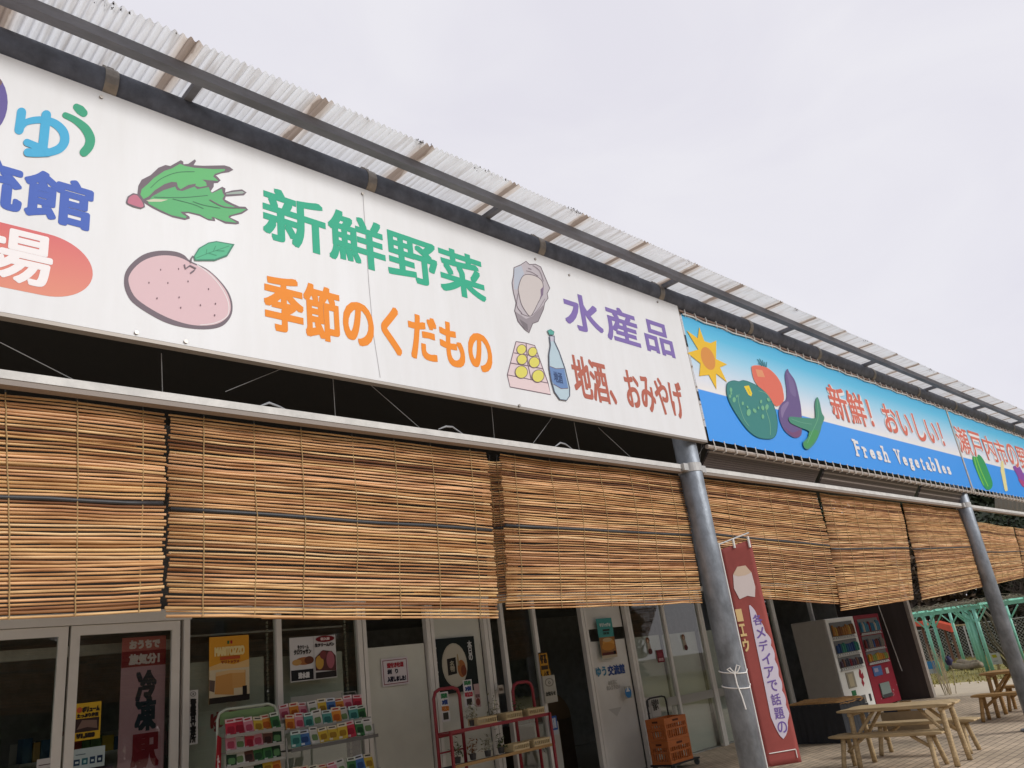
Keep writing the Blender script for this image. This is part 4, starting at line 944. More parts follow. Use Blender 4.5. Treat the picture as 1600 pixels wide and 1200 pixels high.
c = MB(); c.box(6.56, 8.16, .755, 8.30, 8.18, .79, woodo); c.box(6.56, 8.17, .76, 8.30, 8.42, .77, dark); c.build('shelf', rr)
for x in (6.56, 8.30):
    c = MB(); c.bar((x, 8.15, 0), (x, 8.15, 1.17), .03, .03, redp); c.build('post', rr)
cream = mat('cream_plastic_basket', (.56, .44, .24), .5); creamd = mat('basket_slot', (.11, .08, .05), .8)
def basket():
    t = MB(); w_, d_, h = .15, .11, .085
    for y in (-d_, d_):
        t.box(-w_, y - .004, h - .022, w_, y + .004, h, cream); t.box(-w_, y - .004, 0, w_, y + .004, .018, cream)
        for i in range(9): x = -w_ + .012 + (2 * w_ - .024) * i / 8; t.box(x - .005, y - .0035, .018, x + .005, y + .0035, h - .022, cream)
    for x in (-w_, w_): t.box(x - .004, -d_ + .005, 0, x + .004, d_ - .005, h, cream)
    t.box(-w_ + .005, -d_ + .005, 0, w_ - .005, d_ - .005, .006, cream)
    return t.build('basket')
bk = basket()
for i, (x, z, lab) in enumerate(((7.20, 1.176, 'cream plastic basket left on the upper shelf of the red rack'), (7.66, 1.176, 'cream plastic basket in the middle of the upper shelf of the red rack'), (8.08, 1.176, 'cream plastic basket right on the upper shelf of the red rack'),
        (7.72, .791, 'cream plastic basket left on the lower shelf of the red rack'), (8.11, .791, 'cream plastic basket right on the lower shelf of the red rack'))):
    o = bk if i == 0 else bk.copy()
    if i: C.objects.link(o)
    o.location = (x, 8.28, z); o.rotation_euler = (0, 0, R(random.uniform(-6, 4))); tag(o, lab, 'basket', 'cream baskets on the red rack')
CG = 'price cards at the red rack'
poster('price_card', 'white price card inside the left loop of the red rack', (687, 1082), (704, 1126), 8.40, 'dad8d8', [('t', '国産', .1, .78, .9, .96, '2f7a4a', .005), ('t', '3個', .15, .56, .85, .74, '2c4684', .005), ('t', '¥330', .05, .34, .95, .52, 'b8702c', .005), ('r', .15, .06, .8, .3, '3a3a34')], 'price card', CG)
poster('price_card', 'white price card standing beside the black poster', (723, 1063), (741, 1103), 8.38, 'dcd8da', [('t', '国産', .1, .8, .9, .97, '2f7a4a', .005), ('t', '3個', .15, .58, .85, .76, '2c4684', .005), ('t', '¥330', .05, .36, .95, .54, 'b0384a', .005), ('r', .2, .06, .8, .3, '38342e')], 'price card', CG)
poster('price_card', 'pink price card half behind the white one at the black poster', (740, 1069), (752, 1104), 8.43, 'b89a98', [('t', '¥230', .1, .4, .9, .55, '6a5050', .003), ('e', .5, .22, .4, .16, '7a3a34')], 'price card', CG)
poster('price_card', 'small white card between the two right sashes above the rack', (777, 1071), (788, 1083), 8.9, 'b4aa9c', [('t', '特価', .2, .3, .8, .7, '6a5a4a', .002)], 'price card', CG)
# produce on the rack shelves
pot = mat('pot_dark', (.06, .055, .05), .7); leafy = mat('potted_leaves', (.09, .12, .05), .7, island=.5); seedl = mat('pale_produce', (.34, .34, .24), .7, island=.4)
def plantpot(x, y, z, h, lab, m):
    t = thing('potted_plant', lab, 'plant', (x, y, z), 'small potted plants on the red rack')
    c = MB(); c.tube([(x, y, z), (x, y, z + .07)], [.035, .045], pot, 10); c.build('pot', t)
    c = MB()
    for i in range(60):
        p = Vector((x + random.gauss(0, .035), y + random.gauss(0, .035), z + .07 + abs(random.gauss(0, h)))); d = Vector((random.gauss(0, 1), random.gauss(0, 1), random.gauss(.2, .6))).normalized() * .03; s = d.cross(Vector((.3, .2, 1))).normalized() * .012
        c.add([p - d, p + s, p + d, p - s], [(0, 1, 2, 3)], m)
    c.build('foliage', t)
for x, z, h, lab, m in ((7.05, 1.176, .10, 'pale seedling pot at the left end of the upper shelf of the red rack', seedl), (7.43, 1.176, .10, 'seedling pot between two baskets on the upper shelf of the red rack', seedl), (7.88, 1.176, .09, 'leafy pot right of the middle basket on the red rack', leafy),
                   (6.75, .791, .09, 'leafy pot leftmost on the lower shelf of the red rack', leafy), (7.0, .791, .10, 'orange leafed pot second on the lower shelf of the red rack', mat('orange_leaves', (.26, .12, .04), .7, island=.4)), (7.25, .791, .10, 'pale pot in the middle of the lower shelf of the red rack', seedl), (7.48, .791, .08, 'leafy pot left of the lower baskets of the red rack', leafy)):
    plantpot(x, 8.3, z, h, lab, m)

# goods shelves standing inside the shop, seen through the glass
shm = mat('shop_shelf_metal', (.45, .44, .40), .5)
for x0, y0, L, lab in ((.6, 10.6, 1.7, 'pale goods shelf seen dimly through the left glass door'), (2.7, 11.2, 1.6, 'pale goods shelf seen dimly behind the pink pennant'), (8.2, 11.0, 1.4, 'pale goods shelf seen dimly behind the red display rack')):
    t = thing('goods_shelf', lab, 'shelf', (x0, y0, 0), 'shelves inside the shop')
    c = MB()
    for z in (.1, .55, 1.0, 1.45): c.box(x0, y0, z, x0 + L, y0 + .45, z + .03, shm)
    c.box(x0, y0 + .451, 0, x0 + L, y0 + .47, 1.7, shm); c.build('frame', t)
    c = MB()
    for z in (.13, .58, 1.03, 1.48):
        x = x0 + .04
        while x < x0 + L - .15:
            wv = random.uniform(.07, .16); c.box(x, y0 + .04, z, x + wv - .012, y0 + .3, z + random.uniform(.12, .3), pm(random.choice(('c8a060', 'a04838', '6a8a58', 'd0c8b8', '8a6a8a', 'd8b848', '4a6a8a')), .9)); x += wv
    o = c.build('goods', t); o['kind'] = 'stuff'
# things inside the open door
ap = thing('white_appliance', 'white round-fronted appliance just inside the open shop door', 'appliance', (9.4, 9.5, 0))
c = MB(); c.box(9.2, 9.4, .0, 9.75, 9.95, .95, mat('appliance_white', (.5, .48, .42), .5)); c.build('body', ap, bevel=.02)
c = MB(); c.tube([(9.47, 9.385, .66), (9.47, 9.40, .66)], .16, MATS['appliance_white'], 24); c.tube([(9.47, 9.378, .66), (9.47, 9.386, .66)], .12, dark, 24); c.build('round_door', ap)
cb = thing('counter', 'dark wooden counter with a brown rounded board inside the open door', 'counter', (10.4, 10.4, 0))
c = MB(); c.box(9.8, 10.2, 0, 10.9, 10.8, .9, mat('counter_wood', (.10, .07, .045), .5, var=.3)); c.build('body', cb)
c = MB(); c.prism([(9.85 + .5 + .5 * cos(pi * s / 14), 10.15, .9 + .45 * sin(pi * s / 14)) for s in range(15)], (0, .03, 0), mat('brown_board', (.16, .11, .06), .6)); c.build('round_board', cb)

# ------------------------------------------------------------------ crates on a hand truck
crm = mat('orange_crate_plastic', (.50, .14, .03), .45, var=.15, vscale=5)
tk = thing('hand_truck', 'black folding hand truck carrying two orange crates', 'hand truck', (11.2, 8.4, 0))
c = MB(); c.box(10.86, 8.2, .085, 11.62, 8.62, .11, black); c.build('platform', tk)
c = MB(); c.tube([(11.10, 8.66, .1), (11.10, 8.66, .98), (11.12, 8.66, 1.04), (11.2, 8.66, 1.06), (11.52, 8.66, 1.06), (11.60, 8.66, 1.04), (11.62, 8.66, .98), (11.62, 8.66, .1)], .014, black, 8); c.tube([(11.1, 8.66, .55), (11.62, 8.66, .55)], .01, black, 6); c.build('handle', tk, smooth=True)
for x in (10.95, 11.58):
    for y in (8.24, 8.6):
        c = MB(); c.tube([(x - .015, y, .045), (x + .015, y, .045)], .045, mat('grey_wheel', (.07, .08, .08), .6), 14); c.build('wheel', tk)
def crate(z, name='crate'):
    t = thing('crate', None, 'crate', (11.16, 8.40, z), 'orange crates on the hand truck'); X0, X1, Y0, Y1, h = 10.87, 11.46, 8.21, 8.58, .325
    c = MB(); th = .016
    for (xa, ya, xb, yb) in ((X0, Y0, X1, Y0 + th), (X0, Y1 - th, X1, Y1), (X0, Y0 + th, X0 + th, Y1 - th), (X1 - th, Y0 + th, X1, Y1 - th)):
        c.box(xa, ya, z, xb, yb, z + .04, crm); c.box(xa, ya, z + .15, xb, yb, z + .175, crm); c.box(xa, ya, z + h - .09, xb, yb, z + h, crm)
        n = 11 if xb - xa > .1 else 7
        for i in range(n):
            f = i / (n - 1)
            if xb - xa > .1:
                x = xa + .01 + (xb - xa - .02) * f; wv = .028 if i in (0, n - 1) else .010; c.box(max(xa, x - wv), ya + .002, z + .04, min(xb, x + wv), yb - .002, z + h - .09, crm)
            else:
                y = ya + .006 + (yb - ya - .012) * f; wv = .026 if i in (0, n - 1) else .010; c.box(xa + .002, max(ya, y - wv), z + .04, xb - .002, min(yb, y + wv), z + h - .09, crm)
    c.box(X0 + th, Y0 + th, z + .004, X1 - th, Y1 - th, z + .012, crm); c.build('shell', t)
    c = MB(); c.box(X0 + .22, Y0 - .003, z + h - .06, X1 - .22, Y0 - .0005, z + h - .03, mat('crate_handle_slot', (.08, .02, .005), .8)); c.box(X0 - .003, Y0 + .13, z + h - .06, X0 - .0005, Y1 - .13, z + h - .03, MATS['crate_handle_slot']); c.build('handle_slot', t)
    return t
crate(.112)['label'] = 'orange plastic crate lower of the two on the hand truck'
crate(.440)['label'] = 'orange plastic crate on top of the other on the hand truck'
poster('paper', 'white handwritten papers taped on the glass above the orange crates', (1000, 1092), (1034, 1118), 8.98, 'c4c0b8', [('r', .48, 0, .5, 1, '9a968e'), ('t', '野菜', .1, .5, .42, .85, '55524c', .003), ('t', '出荷者の\n皆様へ', .55, .3, .95, .85, '4a4742', .003), ('r', .1, .2, .4, .25, '77736c')], 'paper', PG)

# ------------------------------------------------------------------ vending machines
def vending(name, x0, x1, label, body, sidem, dark_red):
    y0, y1, z1 = 8.0, 8.79, 1.96
    t = thing('vending_machine', label, 'vending machine', ((x0 + x1) / 2, y0, 0), 'drink vending machines at the end of the shop front')
    c = MB(); c.box(x0, y0 + .03, .06, x1, y1, z1, sidem); c.build('body', t, bevel=.015)
    c = MB(); c.box(x0 + .005, y0, .06, x1 - .005, y0 + .029, z1 - .005, body); c.build('front_door', t, bevel=.012)
    W = x1 - x0; wx0, wx1 = x0 + .12, x1 - .16
    cols = [['b07a3c', 'a8763e', '8a5a34', 'c49a4c'], ['3a5a8c', '2f6a8a', '3f8a78', '2c4a7c'], ['5a4a58', '8c2f3a', '4a4a54', '7c5a4a']] if not dark_red else [['3c7a96', '8a3038', '4f8aa0', 'c4b8a8'], ['7a3a34', '3f5a8c', '8c8478', '4a4a54'], ['c98f2c', 'd0a03c', '8a9a4c', 'b8782c']]
    for r_, (za, zb) in enumerate(((1.58, 1.87), (1.24, 1.50), (.96, 1.17))):
        d = MB(); d.box(wx0, y0 - .012, za, wx1, y0 - .002, zb, mat('display_back', (.10, .10, .10), .5)); win = d.build('display_window', t)
        d = MB(); n = 10
        for i in range(n):
            x = wx0 + .06 + (wx1 - wx0 - .12) * i / (n - 1); m = pm(cols[r_][(i * 7 + i // 3) % 4], .8); hh = (zb - za) * random.uniform(.62, .82)
            d.tube([(x, y0 - .03, za + .012), (x, y0 - .03, za + hh * .75), (x, y0 - .03, za + hh)], [.034, .034, .02], m, 10)
            d.box(x - .03, y0 - .035, za - .035, x + .03, y0 - .013, za - .012, pm('d8d8d4', .85))
        d.build('drink_cans', win)
        d = MB(); d.box(wx0 - .02, y0 - .04, za - .055, wx1 + .02, y0 - .013, za - .04, pm('c8c8c4', .8)); d.build('button_rail', win)
    if not dark_red:
        d = MB(); d.box(x0 + .28, y0 - .014, .55, x0 + .66, y0 - .002, .86, pm('a8a08c', .8)); d.box(x0 + .34, y0 - .02, .58, x0 + .55, y0 - .0145, .82, pm('c9bb9a', .8)); d.build('coin_panel', t)
        d = MB(); pts = [(x0 + .92, .80), (x0 + .99, .88), (x0 + 1.05, .84), (x0 + 1.02, .76), (x0 + 1.10, .80), (x0 + 1.12, .70), (x0 + 1.02, .66), (x0 + 1.06, .58), (x0 + .98, .52), (x0 + .93, .6), (x0 + .98, .68), (x0 + .90, .72)]
        d.prism([(a_, y0 - .004, b_) for a_, b_ in pts], (0, .003, 0), pm('a02434', .9)); d.build('emblem', t)
        d = MB(); d.box(x0 + .36, y0 - .01, .40, x0 + .55, y0 - .001, .50, pm('2f7a4c', .85)); d.build('sticker', t)
        d = MB(); d.box(x0 + .32, y0 - .02, .22, x0 + .92, y0 - .002, .37, pm('7c7a74', .8)); d.box(x0 + .34, y0 - .024, .15, x0 + .94, y0 - .002, .21, black); d.build('dispensing_flap', t)
        d = MB(); d.box(x0 + 1.12, y0 - .012, .22, x0 + 1.2, y0 - .002, .36, black); d.build('lock', t)
    else:
        d = MB(); d.box(x0 + .24, y0 - .014, .66, x0 + .70, y0 - .002, .86, pm('4a6a9c', .8)); d.box(x0 + .30, y0 - .018, .74, x0 + .5, y0 - .0145, .82, pm('a09ab0', .8)); d.build('coin_panel', t)
        d = MB(); d.box(x0 + .9, y0 - .012, .66, x0 + 1.05, y0 - .002, .78, pm('c9b8b0', .85)); d.build('sticker', t)
        d = MB(); d.box(x0 + .36, y0 - .03, .22, x0 + .86, y0 - .002, .50, pm('8c9a92', .7)); d.box(x0 + .38, y0 - .034, .20, x0 + .88, y0 - .002, .27, black); d.build('dispensing_flap', t)
        d = MB()
        for i in range(40): x = x0 + .8 + random.gauss(0, .18); z = .18 + abs(random.gauss(0, .07)); d.poly([(x, y0 - .003, z), (x + .03, y0 - .003, z + .01), (x + .02, y0 - .003, z + .035)], pm('c9a8a8', .85))
        d.build('pattern', t)
    d = MB()
    for x in (x0 + .1, x1 - .1): d.box(x - .04, y0 + .08, 0, x + .04, y1 - .08, .06, black)
    d.build('foot', t)
    return t
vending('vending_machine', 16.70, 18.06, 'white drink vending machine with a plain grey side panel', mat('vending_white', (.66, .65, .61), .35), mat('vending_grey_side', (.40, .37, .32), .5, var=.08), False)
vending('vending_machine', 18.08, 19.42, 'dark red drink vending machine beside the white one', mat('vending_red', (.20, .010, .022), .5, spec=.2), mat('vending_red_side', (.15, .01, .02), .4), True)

# ------------------------------------------------------------------ draped stand in front of the machines, and boxes
sdp = thing('draped_stand', 'long low stand draped in black with an orange-brown cloth on top', 'stand', (13.8, 7.0, 0))
cl = mat('orange_brown_cloth', (.46, .24, .07), .85, col2=(.24, .12, .04), vscale=14, bump=.5, bscale=18)
blk = mat('black_drape', (.02, .022, .026), .8, bump=.6, bscale=9)
PS = [(13.43, 7.46), (13.36, 6.52), (14.1, 6.42), (14.25, 7.48)]
c = MB(); n = 26; vs = []; fs = []
per = []
for (xa, ya), (xb, yb) in zip(PS, PS[1:] + PS[:1]):
    for i in range(n): per.append((xa + (xb - xa) * i / n, ya + (yb - ya) * i / n))
N = len(per)
for j, z in enumerate((0, .2, .42, .60)):
    for i, (x, y) in enumerate(per):
        f = 1 + (.012 * sin(i * 1.9) + .012 * mnoise.noise((i * .5, j, 0))) * (1 - j / 4)
        vs.append((13.8 + (x - 13.8) * f, 6.9 + (y - 6.9) * (f + .02 * (1 - j / 3)), z))
for j in range(3):
    for i in range(N): a = j * N + i; b = j * N + (i + 1) % N; fs.append((a, b, b + N, a + N))
fs.append(tuple(3 * N + i for i in range(N)))
c.add(vs, fs, blk); c.build('drape', sdp)
c = MB(); vs = []; fs = []
for j in range(13):
    for i in range(25):
        u, v = i / 24, j / 12
        p = Vector((*PS[0], 0)).lerp(Vector((*PS[3], 0)), u).lerp(Vector((*PS[1], 0)).lerp(Vector((*PS[2], 0)), u), v * 1.04 - .02)
        z = .625 + .02 * mnoise.noise((u * 7, v * 5, 1)) + .012 * mnoise.noise((u * 20, v * 14, 2))
        if j == 12 or i == 0: z -= .05 + .025 * mnoise.noise((u * 6, v * 9, 4))
        vs.append((p.x, p.y, z))
for j in range(12):
    for i in range(24): a = j * 25 + i; fs.append((a, a + 1, a + 26, a + 25))
c.add(vs, fs, cl); c.build('top_cloth', sdp, smooth=True)
bx = thing('cardboard_box', 'open cardboard box of papers on the paving behind the near picnic table', 'box', (14.6, 6.1, 0))
cbm = mat('cardboard', (.32, .23, .13), .8, var=.2)
c = MB(); X0, X1, Y0, Y1 = 14.5, 14.95, 5.65, 6.4
c.box(X0, Y0, 0, X1, Y0 + .01, .3, cbm); c.box(X0, Y1 - .01, 0, X1, Y1, .3, cbm); c.box(X0, Y0 + .01, 0, X0 + .01, Y1 - .01, .3, cbm); c.box(X1 - .01, Y0 + .01, 0, X1, Y1 - .01, .3, cbm); c.box(X0 + .01, Y0 + .01, .002, X1 - .01, Y1 - .01, .01, cbm); c.build('carton', bx)
for k, (ya, yb, h, m, lab) in enumerate(((5.68, 5.9, .4, 'd8d4cc', 'white folded papers sticking out of the cardboard box'), (5.92, 6.12, .44, 'b08a58', 'tan paper bag in the middle of the cardboard box'), (6.14, 6.36, .42, '34445c', 'navy folded bag at the far end of the cardboard box'))):
    c = MB()
    for i in range(6): x = 14.54 + i * .06; c.box(x, ya, .012, x + .025, yb - .01, h - .04 * (i % 3), pm(m, .9))
    tag(c.build('paper_bundle'), lab, 'papers', 'bundles in the cardboard box')

# ------------------------------------------------------------------ picnic tables and benches
def log(c, a, b, r, m, n=9):
    a = Vector(a); b = Vector(b); k = 5
    c.tube([a.lerp(b, i / k) + Vector((.006 * mnoise.noise((a.x * 9, i, 1)), .006 * mnoise.noise((a.y * 9, i, 5)), 0)) for i in range(k + 1)], [r * (1 + .1 * mnoise.noise((i * 1.3, a.x * 5, a.y * 7))) for i in range(k + 1)], m, n)
def board(name, parent, L, W, z, th, m, n=3):
    c = MB(); w_ = W / n
    for i in range(n):
        ya, yb = -W / 2 + i * w_ + .004, -W / 2 + (i + 1) * w_ - .004; k = 12; vs = []; fs = []
        e0, e1 = -L / 2 - random.uniform(-.02, .03), L / 2 + random.uniform(-.02, .03)
        for s in range(k + 1):
            x = e0 + (e1 - e0) * s / k; q = .008 * mnoise.noise((x * 3, i * 5, z)); t0 = .0 if 0 < s < k else .012
            vs += [(x, ya + q, z - th + t0), (x, yb + q, z - th + t0), (x, yb + q, z - t0 + q * .4), (x, ya + q, z - t0 + q * .4)]
        for s in range(k):
            a = s * 4
            for j in range(4): fs.append((a + j, a + (j + 1) % 4, a + 4 + (j + 1) % 4, a + 4 + j))
        fs += [(3, 2, 1, 0), tuple(k * 4 + j for j in range(4))]
        c.add(vs, fs, m)
    return c.build(name, parent, bevel=.008)
def table(m, L=1.42, W=.52, z=.71):
    t = thing('picnic_table', None, 'table')
    board('table_top', t, L, W, z, .045, m, 3)
    for s in (-1, 1):
        for q in (-1, 1):
            c = MB(); log(c, (s * (L / 2 - .13), q * .17, z - .045), (s * (L / 2 - .13 + .02), q * .24, 0), .034, m); c.build('leg', t, smooth=True)
            c = MB(); log(c, (s * (L / 2 - .42), q * .13, z - .05), (s * (L / 2 - .13), q * .20, z - .36), .022, m); c.build('brace', t, smooth=True)
        c = MB(); log(c, (s * (L / 2 - .13), -.24, z - .07), (s * (L / 2 - .13), .24, z - .07), .026, m); c.build('crosspiece', t, smooth=True)
    return t
def bench(m, L=1.42, W=.26, z=.41):
    t = thing('bench', None, 'bench')
    board('seat', t, L, W, z, .045, m, 2)
    for s in (-1, 1):
        for q in (-1, 1):
            c = MB(); log(c, (s * (L / 2 - .16), q * .07, z - .045), (s * (L / 2 - .12), q * .17, 0), .030, m); c.build('leg', t, smooth=True)
        c = MB(); log(c, (s * (L / 2 - .40), 0, z - .05), (s * (L / 2 - .15), 0, z - .22), .022, m); c.build('brace', t, smooth=True)
    return t
def put(o, x, y, rz, lab, group):
    o.location = (x, y, 0); o.rotation_euler = (0, 0, R(rz)); o['label'] = lab; o['group'] = group
T1, B1 = table(woodl), bench(woodl)
put(T1, 11.24, 4.69, 91, 'pale rustic wooden picnic table between two benches, nearest the camera', 'picnic tables')
put(B1, 11.02, 4.86, 90, 'pale log bench on the near side of the nearest picnic table', 'log benches')
B2 = copy_tree(B1); put(B2, 12.12, 4.82, 89, 'pale log bench on the far side of the nearest picnic table', 'log benches')
T2, B3 = table(woodo), bench(woodo)
put(T2, 15.9, 4.35, 92, 'orange-brown picnic table farther off beside the second column', 'picnic tables')
put(B3, 15.35, 4.45, 91, 'orange-brown bench on the near side of the farther picnic table', 'log benches')
B4 = copy_tree(B3); put(B4, 16.65, 4.4, 90, 'orange-brown bench on the far side of the farther picnic table', 'log benches')
T1.location.x = 11.22

# ------------------------------------------------------------------ red pennant tied to the column
nb = thing('pennant', 'dark red vertical pennant with white scalloped strip and purple lettering, tied to the column', 'banner', (6.5, 3.93, 0))
A0, A1 = Vector((6.50, 3.93, 0)), Vector((6.74, 3.743, 0)); ex = (A1 - A0).normalized(); Wn = (A1 - A0).length; nn = ex.cross(EZ).normalized()
if nn.dot(CAM - A0) < 0: nn = -nn
nred = mat('dark_red_cloth', (.30, .062, .052), .9, var=.25, vscale=3); Z0n, Z1n = .72, 2.54
def np_(u, v, lift=0.0): return A0 + ex * (u * Wn) + EZ * (Z0n + (Z1n - Z0n) * v + .055 * u * v) + nn * (lift + .005 * sin(v * 7))
c = MB(); vs = []; fs = []
for j in range(41):
    for i in range(9): vs.append(np_(i / 8, j / 40))
for j in range(40):
    for i in range(8): a = j * 9 + i; fs.append((a, a + 1, a + 10, a + 9))
c.add(vs, fs, nred); cloth = c.build('cloth', nb, smooth=True)
sm_ = cloth.modifiers.new('solid', 'SOLIDIFY'); sm_.thickness = .002
def patch(outline, m, lift, n=1):
    c = MB(); c.poly([np_(u, v, lift) for u, v in outline], m); return c
# white bread-like hexagon
hx = [(.22, .865), (.40, .895), (.66, .89), (.80, .85), (.82, .78), (.74, .735), (.52, .75), (.26, .745), (.16, .80)]
c = patch(hx, pm('ddd0cc', .95), .004); c.poly([np_(u, v, .0046) for u, v in [(.22, .865), (.40, .895), (.66, .89), (.80, .85), (.6, .845), (.36, .85)]], pm('d9c0a8', .95)); c.build('picture', nb)
c = MB(); vs = []; fs = []; k = 48
for i in range(k + 1):
    v = .705 - .60 * i / k
    bump = .05 * abs(sin(i / k * pi * 9))
    ul = .50 - .02 * min(1, i / 6) - .10 * (i / k); ur = .54 + .33 * min(1, i / 14) + bump + .04 * (i / k)
    if i > k - 8: f = (k - i) / 8; mid = .62; ul = mid + (ul - mid) * f ** .6; ur = mid + (ur - mid) * f ** .6
    vs += [np_(ul, v, .004), np_(ur, v, .004)]
for i in range(k): fs.append((2 * i, 2 * i + 1, 2 * i + 3, 2 * i + 2))
c.add(vs, fs, pm('d9d0dd', .98)); c.build('white_strip', nb)
def nword(txt, u0, u1, v1, v0, m, bold):
    c = MB(); n = len(txt); st = (v1 - v0) / n
    for i, ch in enumerate(txt):
        va = v1 - (i + .92) * st
        c.text(ch, np_(u0, va, .006) , ex, EZ, (u1 - u0) * Wn, st * .84 * (Z1n - Z0n), m, bold, 0, nn)
    return c.build('lettering', nb)
nword('各メディアで話題の', .52, .80, .665, .125, pm('7a62a8', 1), .0012)
nword('一エウ', .05, .24, .71, .50, pm('e0c088', 1), .004)
c = MB(); 
for pts in ([(.9, .02), (.9, .055)], [(.12, .055), (.9, .055)]):
    c.tube([np_(*q, .004) for q in pts], .004, rope, 5)
c.build('border_line', nb)
c = MB(); c.tube([A0 + Vector((-.012, 0, .02)), A0 + Vector((-.012, 0, 2.6))], .011, mat('white_pole', (.6, .6, .58), .4), 8); c.tube([A0 + Vector((-.012, 0, 2.585)), A1 + Vector((0, 0, 2.66))], .007, MATS['white_pole'], 8); c.build('pole', nb)
c = MB(); c.tube([np_(.45, .985, .004), np_(.45, 1.03, .004)], .012, rope, 6); c.tube([np_(.93, .965, .004), np_(.93, 1.02, .004)], .012, rope, 6); c.tube([(6.485, 3.93, 0), (6.485, 3.93, .1)], .05, black, 8); c.build('loops', nb)
rp_ = thing('rope_tie', 'white cord tied in a bow round the pipe column', 'rope', (6.31, 3.95, 1.4))
c = MB()
for z in (1.50, 1.38):
    c.tube([(6.31 + .113 * cos(t), 3.95 + .113 * sin(t), z + .02 * sin(t * 1.0)) for t in [2 * pi * i / 28 for i in range(29)]], .0055, rope, 5)
    c.tube([(6.31 + .113 * cos(-.9), 3.95 + .113 * sin(-.9), z - .015), tuple(A0 + Vector((-.01, -.012, z)))], .0055, rope, 5)
an = R(218); kx, ky = 6.31 + .119 * cos(an), 3.95 + .119 * sin(an); tx, ty = -sin(an), cos(an)
for s, h in ((1, .06), (-1, .045)):
    c.tube([(kx, ky, 1.49), (kx + tx * s * .03, ky + ty * s * .03, 1.49 + h), (kx + tx * s * .055, ky + ty * s * .055, 1.49 + h * .8), (kx + tx * s * .03, ky + ty * s * .03, 1.50), (kx, ky, 1.485)], .0055, rope, 5)
c.tube([(kx, ky, 1.49), (kx - .004, ky - .004, 1.40), (kx + tx * .02, ky + ty * .02, 1.30), (kx + tx * .03, ky + ty * .03, 1.20)], .007, rope, 5)
c.build('bow', rp_)

# ------------------------------------------------------------------ beyond the canopy: pergola, play roof, fence, boards, trees
pg = thing('pergola', 'turquoise steel pergola with bare vines on its roof beyond the sand path', 'pergola', (29, 9, 0))
def ppost(px, py, ztop):
    a = onZ(px, py); c = MB(); c.tube([(a.x, a.y, -.02), (a.x, a.y, ztop)], .055, turq, 10); c.build('post', pg, smooth=True)
    c = MB()
    for sx, sy in ((0, .34), (0, -.34)): c.tube([(a.x, a.y, ztop - .42), (a.x + sx, a.y + sy, ztop - .02)], .024, turq, 6)
    c.build('brace', pg)
ZT = 1.78
for q in ((1470, 1056), (1481, 1048), (1507, 1034), (1544, 1050), (1537, 1042), (1552, 1050), (1530, 1036), (1440, 1034)): ppost(*q, ZT)
ppost(1602, 1040, 1.74); ppost(1660, 1036, 1.74)
for x in (26.8, 28.2, 29.6, 31.0, 33.0):
    c = MB(); c.box(x - .05, 8.0, ZT - .02, x + .05, 11.3, ZT + .08, turq); c.build('beam', pg)
for x in (26.6, 27.3): c = MB(); c.box(x - .04, 2.5, ZT - .02, x + .04, 7.4, ZT + .08, turq); c.build('beam', pg)
c = MB()
for i in range(14): y = 8.0 + i * .25; c.box(26.6, y - .03, ZT + .08, 33.3, y + .03, ZT + .14, turq)
for i in range(12): y = 2.5 + i * .42; c.box(26.3, y - .03, ZT + .08, 27.7, y + .03, ZT + .13, turq)
c.build('slat', pg)
vine = mat('bare_vine', (.20, .17, .12), .9, var=.3)
c = MB()
for i in range(230):
    x = random.uniform(26.5, 33); y = random.uniform(7.8, 11.2); a = random.uniform(0, 2 * pi); L = random.uniform(.4, 1.3)
    c.tube([(x, y, ZT + .15 + random.uniform(-.06, .05)), (x + cos(a) * L * .5, y + sin(a) * L * .5, ZT + .18 + random.uniform(-.04, .14)), (x + cos(a) * L, y + sin(a) * L, ZT + .14 + random.uniform(-.1, .1))], [.014, .010, .004], vine, 4)
b_ = onX(1548, 1045, 27.0)
for i in range(7):
    c.tube([(b_.x + .1 * i, 7.4 + .1 * i, 0), (b_.x + random.uniform(-.2, .2), 7.6 + .12 * i, .8), (b_.x + random.uniform(-.2, .2), 7.75 + .1 * i, 1.5), (b_.x + random.uniform(-.3, .3), 8.1 + .1 * i, 1.95)], [.04, .03, .025, .012], vine, 6)
c.build('vines', pg)
pr = thing('play_roof', 'small play house with two orange-red sloping roof panels behind the pergola', 'playground', (34, 12.2, 0))
orr = mat('orange_red_panel', (.62, .09, .045), .45, var=.12)
K = 34 / 30
def rp3(px, py): return onX(px, py, 34)
for qs in (((1414, 974), (1440, 970), (1446, 979), (1414, 978.5)), ((1460, 971), (1484, 977), (1487, 988), (1465, 981))):
    c = MB(); c.prism([rp3(*q) for q in qs], (.6, 0, .0), orr); c.build('roof_panel', pr)
c = MB()
for px in (1420, 1436, 1470, 1480): a = rp3(px, 980); c.tube([(34.3, a.y, 0), (34.3, a.y, a.z)], .05, mat('brown_post', (.16, .08, .05), .7), 8)
c.build('post', pr)
c = MB(); a = rp3(1486, 978); c.tube([(34, a.y, a.z), (34, a.y - .5, a.z - .02), (34, a.y - .62, a.z - .14)], .03, woodl, 6); c.build('rail_end', pr)
fn = thing('chainlink_fence', 'green-grey chain link fence with pale posts behind the pergola', 'fence', (36, 11, 0))
fw = mat('galvanised_mesh', (.36, .37, .33), .5, .4)
for i in range(13):
    c = MB(); y = 2 + i * 1.6; c.tube([(36, y, 0), (36, y, 1.25)], .03, mat('pale_fence_post', (.55, .54, .5), .5), 8); c.build('post', fn)
c = MB(); s = 1.2
for i in range(170):
    y = 1 + i * .13
    c.bar((36.0, y, .03), (36.0, y + s, .03 + s), .012, .012, fw); c.bar((36.02, y + s, .03), (36.02, y, .03 + s), .012, .012, fw)
